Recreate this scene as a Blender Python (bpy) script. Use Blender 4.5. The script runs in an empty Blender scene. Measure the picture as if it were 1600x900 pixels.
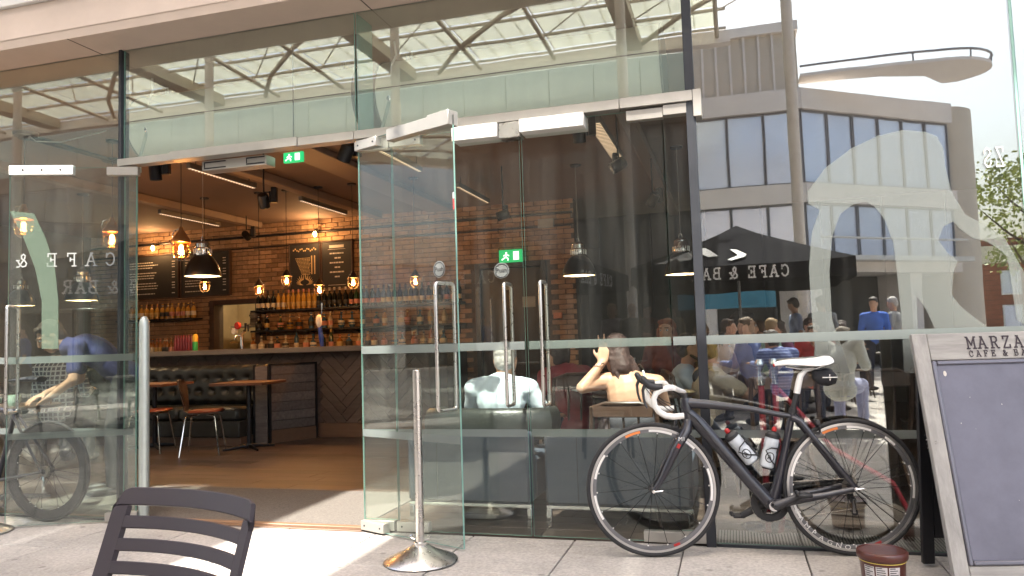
import bpy, bmesh, math, random
from mathutils import Vector, Matrix, Euler
S = bpy.context.scene
COL = S.collection
R = math.radians
rnd = random.Random(7)

# ------------------------------------------------------------------ camera
YAW, PITCH, ROLL, FPX, CD, CH = .2811, .0696, -.0313, 1190.9, 4.27, 1.12
cf = Vector((-math.sin(YAW)*math.cos(PITCH), math.cos(YAW)*math.cos(PITCH), math.sin(PITCH)))
cr0 = Vector((math.cos(YAW), math.sin(YAW), 0)); cu0 = cr0.cross(cf)
cr = cr0*math.cos(ROLL) + cu0*math.sin(ROLL); cu = cu0*math.cos(ROLL) - cr0*math.sin(ROLL)
cam = bpy.data.objects.new('camera', bpy.data.cameras.new('camera')); COL.objects.link(cam)
M3 = Matrix((cr, cu, -cf)).transposed()
cam.matrix_world = Matrix.Translation((0, -CD, CH)) @ M3.to_4x4()
cam.data.sensor_width = 36; cam.data.lens = FPX/1600*36
cam.data.clip_start = .05; cam.data.clip_end = 2000
S.camera = cam
# ------------------------------------------------------------------ world and sun
SUN_EL = R(62)
w = bpy.data.worlds.new('World'); S.world = w; w.use_nodes = True
nt = w.node_tree; bg = nt.nodes['Background']
sky = nt.nodes.new('ShaderNodeTexSky'); sky.sky_type = 'NISHITA'; sky.sun_disc = False
sky.sun_elevation = SUN_EL; sky.sun_rotation = R(180-3); sky.dust_density = 7.0; sky.ozone_density = 1.0; sky.air_density = 1.2
nt.links.new(sky.outputs[0], bg.inputs[0]); bg.inputs[1].default_value = .15
sl = bpy.data.lights.new('sun', 'SUN'); sl.energy = 4.5; sl.angle = R(.6); sl.color = (1, .95, .87)
so = bpy.data.objects.new('sun', sl); COL.objects.link(so)
sdir = Vector((-.05, 1, 0)).normalized()*math.cos(SUN_EL) + Vector((0, 0, -math.sin(SUN_EL)))
so.rotation_euler = sdir.to_track_quat('-Z', 'Y').to_euler(); so.location = (0, -30, 40)
S.view_settings.view_transform = 'Standard'; S.view_settings.look = 'None'
S.view_settings.exposure = 1.93; S.view_settings.gamma = 1
cy = S.cycles
cy.use_denoising = True; cy.max_bounces = 10; cy.diffuse_bounces = 4; cy.glossy_bounces = 4
cy.transparent_max_bounces = 24; cy.sample_clamp_indirect = 6; cy.caustics_reflective = False; cy.caustics_refractive = False

def at(x, y, Y):
    """the place at depth Y (metres behind the shop front) that the measured picture point (x, y) belongs to"""
    d = cf + cr*((x-800)/FPX) - cu*((y-450)/FPX)
    t = (Y + CD)/d.y
    return Vector((0, -CD, CH)) + d*t

# ------------------------------------------------------------------ materials
MATS = {}
def nd(n, t, **k):
    x = n.nodes.new(t)
    for a, b in k.items(): setattr(x, a, b)
    return x
def mat(name, col, rough=.5, metal=0., var=.12, scale=6., bump=0., bscale=None, stretch=None, island=.0, emit=0., coat=0., spec=None, ecol=None):
    if name in MATS: return MATS[name]
    m = bpy.data.materials.new(name); m.use_nodes = True; MATS[name] = m
    n = m.node_tree; L = n.links; p = n.nodes['Principled BSDF']
    p.inputs['Roughness'].default_value = rough; p.inputs['Metallic'].default_value = metal
    if coat: p.inputs['Coat Weight'].default_value = coat; p.inputs['Coat Roughness'].default_value = .08
    if spec is not None: p.inputs['Specular IOR Level'].default_value = spec
    if emit: p.inputs['Emission Color'].default_value = (*(ecol or col), 1); p.inputs['Emission Strength'].default_value = emit
    tc = nd(n, 'ShaderNodeTexCoord'); oi = nd(n, 'ShaderNodeObjectInfo')
    add = nd(n, 'ShaderNodeVectorMath', operation='MULTIPLY_ADD'); add.inputs[1].default_value = stretch or (1, 1, 1)
    mul = nd(n, 'ShaderNodeMath', operation='MULTIPLY'); mul.inputs[1].default_value = 37.
    L.new(oi.outputs['Random'], mul.inputs[0]); L.new(tc.outputs['Object'], add.inputs[0]); L.new(mul.outputs[0], add.inputs[2])
    nz = nd(n, 'ShaderNodeTexNoise'); nz.inputs['Scale'].default_value = scale; nz.inputs['Detail'].default_value = 5; nz.inputs['Roughness'].default_value = .62
    L.new(add.outputs[0], nz.inputs['Vector'])
    mr = nd(n, 'ShaderNodeMapRange'); mr.inputs[1].default_value = .25; mr.inputs[2].default_value = .75
    mr.inputs[3].default_value = 1-var; mr.inputs[4].default_value = 1+var
    L.new(nz.outputs['Fac'], mr.inputs[0])
    isl = nd(n, 'ShaderNodeMapRange'); isl.inputs[3].default_value = 1-island; isl.inputs[4].default_value = 1+island
    L.new(oi.outputs['Random'], isl.inputs[0])
    mm = nd(n, 'ShaderNodeMath', operation='MULTIPLY'); L.new(mr.outputs[0], mm.inputs[0]); L.new(isl.outputs[0], mm.inputs[1])
    vm = nd(n, 'ShaderNodeVectorMath', operation='SCALE'); vm.inputs[0].default_value = col[:3]; L.new(mm.outputs[0], vm.inputs['Scale'])
    L.new(vm.outputs[0], p.inputs['Base Color'])
    rr = nd(n, 'ShaderNodeMapRange'); rr.inputs[3].default_value = max(0, rough-.08); rr.inputs[4].default_value = min(1, rough+.1)
    L.new(nz.outputs['Fac'], rr.inputs[0]); L.new(rr.outputs[0], p.inputs['Roughness'])
    if bump:
        b = nd(n, 'ShaderNodeBump'); b.inputs['Strength'].default_value = .6; b.inputs['Distance'].default_value = bump
        n2 = nd(n, 'ShaderNodeTexNoise'); n2.inputs['Scale'].default_value = bscale or scale*6; n2.inputs['Detail'].default_value = 4
        L.new(add.outputs[0], n2.inputs['Vector']); L.new(n2.outputs['Fac'], b.inputs['Height']); L.new(b.outputs[0], p.inputs['Normal'])
    return m
def glass(name, tint, f0, wave=.00025, dirt_haze=.020):
    if name in MATS: return MATS[name]
    m = bpy.data.materials.new(name); m.use_nodes = True; MATS[name] = m
    n = m.node_tree; L = n.links; n.nodes.remove(n.nodes['Principled BSDF']); out = n.nodes['Material Output']
    tr = nd(n, 'ShaderNodeBsdfTransparent'); tr.inputs[0].default_value = (*tint, 1)
    gl = nd(n, 'ShaderNodeBsdfGlossy'); gl.inputs['Roughness'].default_value = 0.0; gl.inputs[0].default_value = (.97, 1, .98, 1)
    g = nd(n, 'ShaderNodeNewGeometry'); dt = nd(n, 'ShaderNodeVectorMath', operation='DOT_PRODUCT')
    L.new(g.outputs['Normal'], dt.inputs[0]); L.new(g.outputs['Incoming'], dt.inputs[1])
    ab = nd(n, 'ShaderNodeMath', operation='ABSOLUTE'); L.new(dt.outputs['Value'], ab.inputs[0])
    s1 = nd(n, 'ShaderNodeMath', operation='SUBTRACT'); s1.inputs[0].default_value = 1; L.new(ab.outputs[0], s1.inputs[1])
    pw = nd(n, 'ShaderNodeMath', operation='POWER'); pw.inputs[1].default_value = 5; L.new(s1.outputs[0], pw.inputs[0])
    ma = nd(n, 'ShaderNodeMath', operation='MULTIPLY_ADD'); ma.inputs[1].default_value = 1-f0; ma.inputs[2].default_value = f0; L.new(pw.outputs[0], ma.inputs[0])
    tc = nd(n, 'ShaderNodeTexCoord'); oi = nd(n, 'ShaderNodeObjectInfo'); va = nd(n, 'ShaderNodeVectorMath', operation='ADD')
    L.new(tc.outputs['Object'], va.inputs[0]); L.new(oi.outputs['Random'], va.inputs[1])
    nz = nd(n, 'ShaderNodeTexNoise'); nz.inputs['Scale'].default_value = 2.2; nz.inputs['Detail'].default_value = 1.5; L.new(va.outputs[0], nz.inputs['Vector'])
    b = nd(n, 'ShaderNodeBump'); b.inputs['Strength'].default_value = 1; b.inputs['Distance'].default_value = wave
    L.new(nz.outputs['Fac'], b.inputs['Height']); L.new(b.outputs[0], gl.inputs['Normal'])
    mx = nd(n, 'ShaderNodeMixShader'); L.new(ma.outputs[0], mx.inputs[0]); L.new(tr.outputs[0], mx.inputs[1]); L.new(gl.outputs[0], mx.inputs[2])
    tc2 = nd(n, 'ShaderNodeMapping'); tc2.inputs['Scale'].default_value = (9, 9, .5); L.new(va.outputs[0], tc2.inputs['Vector'])
    n2 = nd(n, 'ShaderNodeTexNoise'); n2.inputs['Scale'].default_value = 2.; n2.inputs['Detail'].default_value = 6; L.new(tc2.outputs[0], n2.inputs['Vector'])
    mr = nd(n, 'ShaderNodeMapRange'); mr.inputs[1].default_value = .42; mr.inputs[2].default_value = .75; mr.inputs[3].default_value = dirt_haze*.25; mr.inputs[4].default_value = dirt_haze; L.new(n2.outputs['Fac'], mr.inputs[0])  # dirt streaks, also standing in for haze and faint streak reflections
    df = nd(n, 'ShaderNodeBsdfDiffuse'); df.inputs[0].default_value = (.55, .55, .52, 1); m3 = nd(n, 'ShaderNodeMixShader')
    L.new(mr.outputs[0], m3.inputs[0]); L.new(mx.outputs[0], m3.inputs[1]); L.new(df.outputs[0], m3.inputs[2]); L.new(m3.outputs[0], out.inputs[0]); return m
def film(name, col, alpha):
    if name in MATS: return MATS[name]
    m = bpy.data.materials.new(name); m.use_nodes = True; MATS[name] = m
    n = m.node_tree; L = n.links; n.nodes.remove(n.nodes['Principled BSDF'])
    tr = nd(n, 'ShaderNodeBsdfTransparent'); d = nd(n, 'ShaderNodeBsdfDiffuse'); d.inputs[0].default_value = (*col, 1)
    tl = nd(n, 'ShaderNodeBsdfTranslucent'); tl.inputs[0].default_value = (*col, 1)
    m1 = nd(n, 'ShaderNodeMixShader'); m1.inputs[0].default_value = .35; L.new(d.outputs[0], m1.inputs[1]); L.new(tl.outputs[0], m1.inputs[2])
    m2 = nd(n, 'ShaderNodeMixShader'); m2.inputs[0].default_value = alpha; L.new(tr.outputs[0], m2.inputs[1]); L.new(m1.outputs[0], m2.inputs[2])
    L.new(m2.outputs[0], n.nodes['Material Output'].inputs[0]); return m

GL = glass('clear_glass', (.93, .96, .94), .145)
GLR = glass('right_glass', (.93, .96, .95), .20, .00025, .010)
GL2 = glass('door_glass', (.94, .965, .945), .038, .00010, .018)
GLL = glass('left_glass', (.93, .96, .94), .085)
GTHIN = glass('lamp_glass', (.97, .9, .8), .05, 0)
GWIN = glass('window_glass', (.30, .36, .42), .22, .0004)
EDGE = mat('glass_edge', (.25, .45, .38), .15, 0, .1)
FROST = film('frosted_film', (.30, .335, .325), .55)
VINYL = film('pale_vinyl', (.37, .40, .38), .20)
STEEL = mat('brushed_steel', (.62, .60, .57), .28, 1, .06, 30)
STEELP = mat('painted_steel_bar', (.42, .40, .365), .38, .55, .06, 12)
CHROME = mat('chrome', (.75, .75, .75), .12, 1, .03)
BLACKM = mat('black_metal', (.018, .018, .022), .4, .3, .1)
DGREY = mat('dark_grey_frame', (.035, .038, .045), .4, .4, .1)
WHITEP = mat('white_paint', (.62, .61, .585), .45, 0, .04)
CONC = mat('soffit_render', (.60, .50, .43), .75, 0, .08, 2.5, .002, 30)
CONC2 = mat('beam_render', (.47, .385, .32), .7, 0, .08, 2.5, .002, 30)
GRAN = mat('granite_slab', (.425, .395, .362), .8, 0, .30, 60, .0016, 160, None, .13)
def stains(m, sc, lo, spots=True):
    n = m.node_tree; p = n.nodes['Principled BSDF']; src = p.inputs['Base Color'].links[0].from_socket
    tc = nd(n, 'ShaderNodeTexCoord'); oi = nd(n, 'ShaderNodeObjectInfo'); va = nd(n, 'ShaderNodeVectorMath', operation='ADD')
    n.links.new(tc.outputs['Object'], va.inputs[0]); n.links.new(oi.outputs['Location'], va.inputs[1])
    z = nd(n, 'ShaderNodeTexNoise'); z.inputs['Scale'].default_value = sc; z.inputs['Detail'].default_value = 8; z.inputs['Roughness'].default_value = .7; n.links.new(va.outputs[0], z.inputs['Vector'])
    r = nd(n, 'ShaderNodeMapRange'); r.inputs[1].default_value = .36; r.inputs[2].default_value = .60; r.inputs[3].default_value = lo; r.inputs[4].default_value = 1.06; n.links.new(z.outputs['Fac'], r.inputs[0]); out = r.outputs[0]
    if spots:
        v = nd(n, 'ShaderNodeTexVoronoi'); v.inputs['Scale'].default_value = 5.5; n.links.new(va.outputs[0], v.inputs['Vector'])
        r2 = nd(n, 'ShaderNodeMapRange'); r2.inputs[1].default_value = .07; r2.inputs[2].default_value = .12; r2.inputs[3].default_value = .62; r2.inputs[4].default_value = 1; n.links.new(v.outputs['Distance'], r2.inputs[0])
        k = nd(n, 'ShaderNodeMath', operation='MULTIPLY'); n.links.new(out, k.inputs[0]); n.links.new(r2.outputs[0], k.inputs[1]); out = k.outputs[0]
    s_ = nd(n, 'ShaderNodeVectorMath', operation='SCALE'); n.links.new(src, s_.inputs[0]); n.links.new(out, s_.inputs['Scale']); n.links.new(s_.outputs[0], p.inputs['Base Color'])
stains(GRAN, 1.6, .80)
JOINT = mat('slab_joint', (.07, .06, .055), .9, 0, .2, 10)
OAK = mat('floor_plank', (.088, .063, .052), .42, 0, .35, 3.5, .0012, 14, (1, 9, 9), .28)
MATC = mat('coir_mat', (.13, .115, .10), .95, 0, .45, 90, .004, 260)
CEIL = mat('ceiling_paint', (.22, .155, .125), .8, 0, .08, 2)
BRICK = mat('brick_face', (.34, .215, .13), .85, 0, .30, 14, .006, 40, None, .30)
MORT = mat('brick_mortar', (.10, .075, .055), .95, 0, .3, 20, .004, 60)
HERR = mat('herringbone_plank', (.105, .070, .055), .5, 0, .3, 3, .001, 14, (1, 9, 9), .22)
GWOOD = mat('weathered_plank', (.16, .125, .11), .6, 0, .35, 3, .002, 14, (1, 10, 10), .25)
DWOOD = mat('dark_wood', (.060, .033, .022), .4, 0, .35, 3, .001, 14, (1, 9, 9), .1)
COUNTER = mat('counter_top', (.20, .165, .14), .45, 0, .12, 4)
LEATH = mat('dark_leather', (.028, .030, .028), .34, 0, .25, 8, .003, 40)
REDL = mat('red_brown_seat', (.26, .055, .022), .4, 0, .15, 8)
BOARDM = mat('chalkboard', (.022, .020, .020), .6, 0, .2, 5)
CHALK = mat('chalk_lettering', (.62, .58, .52), .9, 0, .15, 30)
GOLDS = mat('gold_illustration', (.50, .36, .18), .7, 0, .2, 30)
COPPER = mat('copper_lamp_cap', (.55, .26, .10), .3, .8, .15)
BULB = mat('glowing_filament', (1, .62, .22), .5, 0, 0, emit=38, ecol=(1, .50, .14))
AMBER = glass('amber_lamp_glass', (1, .74, .42), .06, 0, 0)
DUCT = mat('duct_metal', (.80, .85, .74), .4, .1, .06, 3)
GREENS = mat('green_sign', (.01, .28, .09), .5, 0, .02, emit=.5, ecol=(.01, .30, .09))
WHITES = mat('white_sign_print', (.85, .9, .85), .5, 0, .02, emit=.6, ecol=(.8, .9, .8))
CLOTHK = mat('parasol_fabric', (.009, .009, .013), .9, 0, .2, 5, .002, 60, spec=.05)
PRINTW = mat('white_print', (.80, .80, .78), .7, 0, .04)

# ------------------------------------------------------------------ mesh builder
class MB:
    def __init__(s): s.v = []; s.f = []; s.m = []
    def add(s, vs, fs, mi=0, M=None):
        o = len(s.v)
        for p in vs:
            p = Vector(p)
            s.v.append(tuple(M @ p) if M is not None else tuple(p))
        for f in fs: s.f.append(tuple(i+o for i in f)); s.m.append(mi)
        return s
    def box(s, a, b, mi=0, M=None):
        x0, y0, z0 = (min(a[i], b[i]) for i in range(3)); x1, y1, z1 = (max(a[i], b[i]) for i in range(3))
        return s.add([(x0,y0,z0),(x1,y0,z0),(x1,y1,z0),(x0,y1,z0),(x0,y0,z1),(x1,y0,z1),(x1,y1,z1),(x0,y1,z1)],
              [(0,3,2,1),(4,5,6,7),(0,1,5,4),(1,2,6,5),(2,3,7,6),(3,0,4,7)], mi, M)
    def bbox(s, a, b, r=.004, mi=0, M=None):
        """box with chamfered edges"""
        x0, y0, z0 = (min(a[i], b[i]) for i in range(3)); x1, y1, z1 = (max(a[i], b[i]) for i in range(3))
        r = min(r, (x1-x0)/2.1, (y1-y0)/2.1, (z1-z0)/2.1)
        bm = bmesh.new(); bmesh.ops.create_cube(bm, size=1)
        for v in bm.verts: v.co = Vector(((x0+x1)/2+v.co.x*(x1-x0), (y0+y1)/2+v.co.y*(y1-y0), (z0+z1)/2+v.co.z*(z1-z0)))
        bmesh.ops.bevel(bm, geom=list(bm.edges), offset=r, segments=1, affect='EDGES')
        bm.verts.index_update()
        s.add([v.co.copy() for v in bm.verts], [[v.index for v in f.verts] for f in bm.faces], mi, M); bm.free(); return s
    def tube(s, pts, r, seg=10, mi=0, cap=True, sq=1., up=None, M=None, closed=False):
        pts = [Vector(p) for p in pts]; n = len(pts)
        rs = r if isinstance(r, (list, tuple)) else [r]*n
        sqs = sq if isinstance(sq, (list, tuple)) else [sq]*n
        ref = Vector(up) if up else None; vs = []; fs = []
        prev = None
        for i, p in enumerate(pts):
            if closed: t = pts[(i+1) % n]-pts[i-1]
            else: t = pts[min(i+1, n-1)]-pts[max(i-1, 0)]
            t.normalize()
            if ref: a = ref - t*ref.dot(t)
            elif prev is None: a = t.orthogonal()
            else: a = prev - t*prev.dot(t)
            if a.length < 1e-6: a = t.orthogonal()
            a.normalize(); prev = a; b = t.cross(a)
            for k in range(seg):
                q = 2*math.pi*k/seg
                vs.append(p + a*math.cos(q)*rs[i] + b*math.sin(q)*rs[i]*sqs[i])
        for i in range(n if closed else n-1):
            j = (i+1) % n
            for k in range(seg): k2 = (k+1) % seg; fs.append((i*seg+k, i*seg+k2, j*seg+k2, j*seg+k))
        if cap and not closed: fs.append(tuple(range(seg))[::-1]); fs.append(tuple((n-1)*seg+k for k in range(seg)))
        return s.add(vs, fs, mi, M)
    def lathe(s, prof, seg=20, mi=0, M=None, c=(0, 0, 0)):
        vs = []; fs = []; n = len(prof); c = Vector(c)
        for (r, z) in prof:
            for k in range(seg):
                q = 2*math.pi*k/seg; vs.append(c+Vector((max(r, 1e-4)*math.cos(q), max(r, 1e-4)*math.sin(q), z)))
        for i in range(n-1):
            for k in range(seg): k2 = (k+1) % seg; fs.append((i*seg+k, i*seg+k2, (i+1)*seg+k2, (i+1)*seg+k))
        return s.add(vs, fs, mi, M)
    def ell(s, c, r, mi=0, M=None, seg=14, rings=9, rot=None):
        vs = []; fs = []; c = Vector(c)
        for i in range(rings+1):
            th = math.pi*i/rings
            for k in range(seg):
                q = 2*math.pi*k/seg
                v = Vector((r[0]*math.sin(th)*math.cos(q), r[1]*math.sin(th)*math.sin(q), -r[2]*math.cos(th)))
                if rot is not None: v = rot @ v
                vs.append(c+v)
        for i in range(rings):
            for k in range(seg): k2 = (k+1) % seg; fs.append((i*seg+k, i*seg+k2, (i+1)*seg+k2, (i+1)*seg+k))
        return s.add(vs, fs, mi, M)
    def cap(s, a, ra, b, rb, seg=12):
        a = Vector(a); b = Vector(b); t = (b-a); l = t.length
        if l < 1e-5: return s.ell(a, (ra, ra, ra))
        t.normalize(); pts = []; rs = []
        for k in range(4): q = math.pi/2*k/4; pts.append(a-t*ra*math.cos(q)); rs.append(max(ra*math.sin(q), 1e-4))
        pts.append(a); rs.append(ra); pts.append(b); rs.append(rb)
        for k in range(1, 5): q = math.pi/2*k/4; pts.append(b+t*rb*math.sin(q)); rs.append(max(rb*math.cos(q), 1e-4))
        return s.tube(pts, rs, seg)
    def prism(s, poly, z0, z1, mi=0, M=None):
        """polygon in xy, extruded in z"""
        n = len(poly)
        return s.add([(x, y, z0) for x, y in poly]+[(x, y, z1) for x, y in poly],
              [tuple(range(n))[::-1], tuple(range(n, 2*n))]+[(i, (i+1) % n, (i+1) % n+n, i+n) for i in range(n)], mi, M)
    def mesh(s, name, mats, smooth=True, angle=38):
        me = bpy.data.meshes.new(name); me.from_pydata(s.v, [], s.f)
        for m in (mats if isinstance(mats, (list, tuple)) else [mats]): me.materials.append(m)
        if len(me.materials) > 1: me.polygons.foreach_set('material_index', s.m)
        if smooth:
            me.polygons.foreach_set('use_smooth', [True]*len(me.polygons)); me.set_sharp_from_angle(angle=R(angle))
        me.update(); return me
def ob(name, mesh, parent=None, loc=(0, 0, 0), rot=(0, 0, 0), scale=(1, 1, 1), mats=None, **k):
    if isinstance(mesh, MB): mesh = mesh.mesh(name, mats)
    o = bpy.data.objects.new(name, mesh); COL.objects.link(o)
    o.location = loc; o.rotation_euler = rot; o.scale = scale
    if parent: o.parent = parent
    for a, b in k.items(): o[a] = b
    return o
def tag(o, label, cat, group=None):
    o['label'] = label; o['category'] = cat
    if group: o['group'] = group
    return o
def thing(name, label, cat, loc=(0, 0, 0), rz=0, group=None):
    o = bpy.data.objects.new(name, None); COL.objects.link(o); o.location = loc; o.rotation_euler = (0, 0, rz); o.empty_display_size = .1
    return tag(o, label, cat, group)
def struct(name, mb, mats, **k): return ob(name, mb, mats=mats, kind='structure', **k)
CACHE = {}
def shared(key, fn):
    if key not in CACHE: CACHE[key] = fn()
    return CACHE[key]
ORD = ['first', 'second', 'third', 'fourth', 'fifth', 'sixth', 'seventh', 'eighth', 'ninth', 'tenth', 'eleventh', 'twelfth', 'thirteenth', 'fourteenth', 'fifteenth', 'sixteenth', 'seventeenth', 'eighteenth', 'nineteenth', 'twentieth', 'twenty-first', 'twenty-second', 'twenty-third', 'twenty-fourth', 'twenty-fifth', 'twenty-sixth', 'twenty-seventh', 'twenty-eighth', 'twenty-ninth', 'thirtieth']

# slab-serif strokes for the house lettering
GLY = {
 'C': [[(.62,.72),(.5,.93),(.33,1),(.15,.88),(.05,.65),(.05,.35),(.15,.12),(.33,0),(.5,.04),(.64,.22)], [(.63,.64),(.63,.97)]],
 'A': [[(.02,0),(.33,1),(.64,0)], [(.13,.35),(.53,.35)], [(-.1,0),(.15,0)], [(.51,0),(.76,0)], [(.2,1),(.36,1)]],
 'F': [[(.12,0),(.12,1)], [(0,1),(.62,1),(.62,.78)], [(.12,.52),(.42,.52)], [(.42,.4),(.42,.64)], [(0,0),(.28,0)]],
 'E': [[(.12,0),(.12,1)], [(0,1),(.62,1),(.62,.78)], [(.12,.52),(.42,.52)], [(.42,.4),(.42,.64)], [(0,0),(.66,0),(.66,.24)]],
 'B': [[(.12,0),(.12,1)], [(0,1),(.42,1),(.58,.9),(.58,.66),(.42,.54),(.12,.54)], [(.42,.54),(.64,.42),(.64,.12),(.44,0),(0,0)]],
 'R': [[(.12,0),(.12,1)], [(0,1),(.42,1),(.58,.9),(.58,.64),(.42,.5),(.12,.5)], [(.38,.5),(.6,0),(.74,0)], [(0,0),(.26,0)]],
 '&': [[(.72,.5),(.55,.16),(.34,0),(.12,.06),(.05,.26),(.18,.46),(.42,.66),(.44,.86),(.3,1),(.16,.88),(.2,.66),(.62,0),(.76,0)], [(.6,.5),(.8,.5)]],
 'M': [[(.1,0),(.1,1),(.4,.3),(.7,1),(.7,0)], [(-.03,0),(.23,0)], [(.57,0),(.83,0)], [(-.03,1),(.1,1)], [(.7,1),(.83,1)]],
 'Z': [[(.08,.78),(.08,1),(.6,1),(.05,0),(.64,0),(.64,.24)]],
 'N': [[(.12,0),(.12,1),(.6,0),(.6,1)], [(0,0),(.24,0)], [(0,1),(.12,1)], [(.48,1),(.72,1)]],
 'O': [[(.35+.32*math.cos(k*math.pi/8), .5+.5*math.sin(k*math.pi/8)) for k in range(17)]],
 'S': [[(.58,.72),(.58,.86),(.36,1),(.14,.9),(.1,.7),(.3,.55),(.52,.42),(.6,.22),(.4,0),(.18,.04),(.08,.22),(.08,.3)]]}
def letters(txt, h, w=None, gap=.28, thick=.003):
    """slab-serif lettering in the xz plane facing -y, starting at x=0"""
    b = MB(); x = 0; w = w or h*.12; k = 0
    for ch in txt:
        if ch == ' ': x += .7*h; continue
        for st in GLY[ch]:
            for p, q in zip(st, st[1:]):
                a = Vector((x+p[0]*h, 0, p[1]*h)); c = Vector((x+q[0]*h, 0, q[1]*h)); t = (c-a)
                if t.length < 1e-6: continue
                t.normalize(); n_ = Vector((t.z, 0, -t.x))*w/2; e = t*w*.4
                th = thick+(k % 9)*.00012; k += 1
                P = [a-e+n_, c+e+n_, c+e-n_, a-e-n_]
                b.add([p_ for p_ in P]+[p_-Vector((0, th, 0)) for p_ in P], [(0,1,2,3),(7,6,5,4),(0,4,5,1),(1,5,6,2),(2,6,7,3),(3,7,4,0)])
        x += (.74+gap)*h
    return b, x-gap*h
def textmesh(txt, size, ex=.001, m=None):
    cu_ = bpy.data.curves.new('lettering', 'FONT'); cu_.body = txt; cu_.size = size; cu_.extrude = ex; cu_.align_x = 'CENTER'; cu_.align_y = 'CENTER'; cu_.resolution_u = 3
    o = bpy.data.objects.new('lettering', cu_); COL.objects.link(o); dg = bpy.context.evaluated_depsgraph_get(); dg.update()
    me = bpy.data.meshes.new_from_object(o.evaluated_get(dg)); bpy.data.objects.remove(o); me.materials.clear(); me.materials.append(m); return me

exec_parts = []
# ================================================================== GROUND
g = MB(); g.add([(-400,-400,-.05),(400,-400,-.05),(400,400,-.05),(-400,400,-.05)], [(0,1,2,3)])
struct('ground', g, mat('plaza_paving', (.30, .275, .25), .85, 0, .25, .6, .002, 4))
pv = struct('pavement', MB().box((-9, -6.8, -.045), (5, -.002, -.012)), JOINT)
rows = [(-.108, -.002), (-.655, -.108), (-1.56, -.655), (-2.46, -1.56), (-3.36, -2.46)]
for ri, (y0, y1) in enumerate(rows):
    for i in range(-14, 8):
        x0 = -.31+.6*i + (0 if ri < 3 else .3)
        def mk(y0=y0, y1=y1): return MB().bbox((.0035, y0+.0035, -.04), (.5965, y1-.0035, 0), .003).mesh('slab', GRAN)
        ob('slab', shared(('slab', ri), mk), pv, (x0, 0, rnd.uniform(-.0012, .0012)))
far = MB()
for j in range(4):
    for i in range(-14, 8):
        far.bbox((-.307+.6*i, -3.36-.9*(j+1)+.003, -.04), (.287+.6*i, -3.36-.9*j-.003, 0), .0022)
ob('slab_field', far, pv, mats=GRAN, kind='stuff')

# ================================================================== BUILDING SHELL
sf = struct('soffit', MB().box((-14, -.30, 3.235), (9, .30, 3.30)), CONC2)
for i in range(10): ob('soffit_joint', MB().box((-12.6+i*2.1, -.301, 3.2335), (-12.592+i*2.1, .0, 3.2349)), sf, mats=JOINT)
ob('fascia', MB().box((-14, -.302, 3.302), (9, .10, 3.52)), sf, mats=CONC)
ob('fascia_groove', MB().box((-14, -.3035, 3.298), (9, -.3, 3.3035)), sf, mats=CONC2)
ob('fascia_flashing', MB().bbox((-14, -.335, 3.523), (9, .10, 3.62), .003), sf, mats=WHITEP)
uw = thing('upper_wall', 'pale rendered wall standing on top of the soffit above the shop front', 'wall', (0, 0, 0))
ob('render_face', MB().box((-14, -.1, 3.63), (9, .3, 8.2)), uw, mats=CONC)
ob('parapet', MB().box((-14, -.16, 8.205), (9, .36, 8.35)), uw, mats=CONC2)
struct('roof_slab', MB().box((-14, .305, 3.35), (9, 14, 3.7)), CONC)
# interior floor: planks run along the shop front
fl = struct('interior_floor', MB().box((-11, .05, -.044), (5, 13, -.014)), mat('subfloor', (.04, .025, .02), .9))
PW, n_pl = .16, 0
yy = .06; stuff = MB()
while yy < 12.9:
    x = -11-rnd.random()*1.6
    while x < 5:
        L_ = 1.9; xa, xb = max(x, -10.98), min(x+L_, 4.98)
        if xb-xa > .1:
            vis = (-8.2 < xa+1 and xb < 2.6 and yy < 5.2)
            if vis and xb-xa > 1.85 and n_pl < 290 and not (yy < 1.2 and xa < -2):
                me = shared('plank', lambda: MB().bbox((.002, .0025, -.02), (1.898, PW-.0025, 0), .0012).mesh('plank', OAK))
                ob('plank', me, fl, (xa, yy, rnd.uniform(-.0006, .0006))); n_pl += 1
            else: stuff.bbox((xa+.002, yy+.0025, -.02), (xb-.002, yy+PW-.0025, 0), .0012)
        x += L_
    yy += PW
ob('plank_field', stuff, fl, mats=OAK, kind='stuff')
mt = thing('entrance_mat', 'brown coir entrance mat just inside the open doorway', 'mat', (-3.7, .55, 0))
ob('mat_pile', MB().bbox((-1.45, -.47, 0), (1.42, .55, .010), .004), mt, mats=MATC)
ob('mat_edging', MB().bbox((-1.5, -.52, -.004), (1.47, -.475, .014), .004), mt, mats=mat('brass_edging', (.22, .13, .08), .5, .3))
struct('ceiling', MB().box((-11, .31, 3.20), (5, 13, 3.30)), CEIL)
for nm, a, b in (('side_wall', (-11.3, .02, -.01), (-11.0, 13.2, 3.34)), ('side_wall', (5.0, .02, -.01), (5.3, 13.2, 3.34)), ('rear_wall', (-11.0, 13.0, -.01), (5.0, 13.3, 3.34))):
    o = struct(nm, MB().box(a, b), mat('dark_plaster', (.07, .06, .052), .8, 0, .15, 2))
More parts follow.
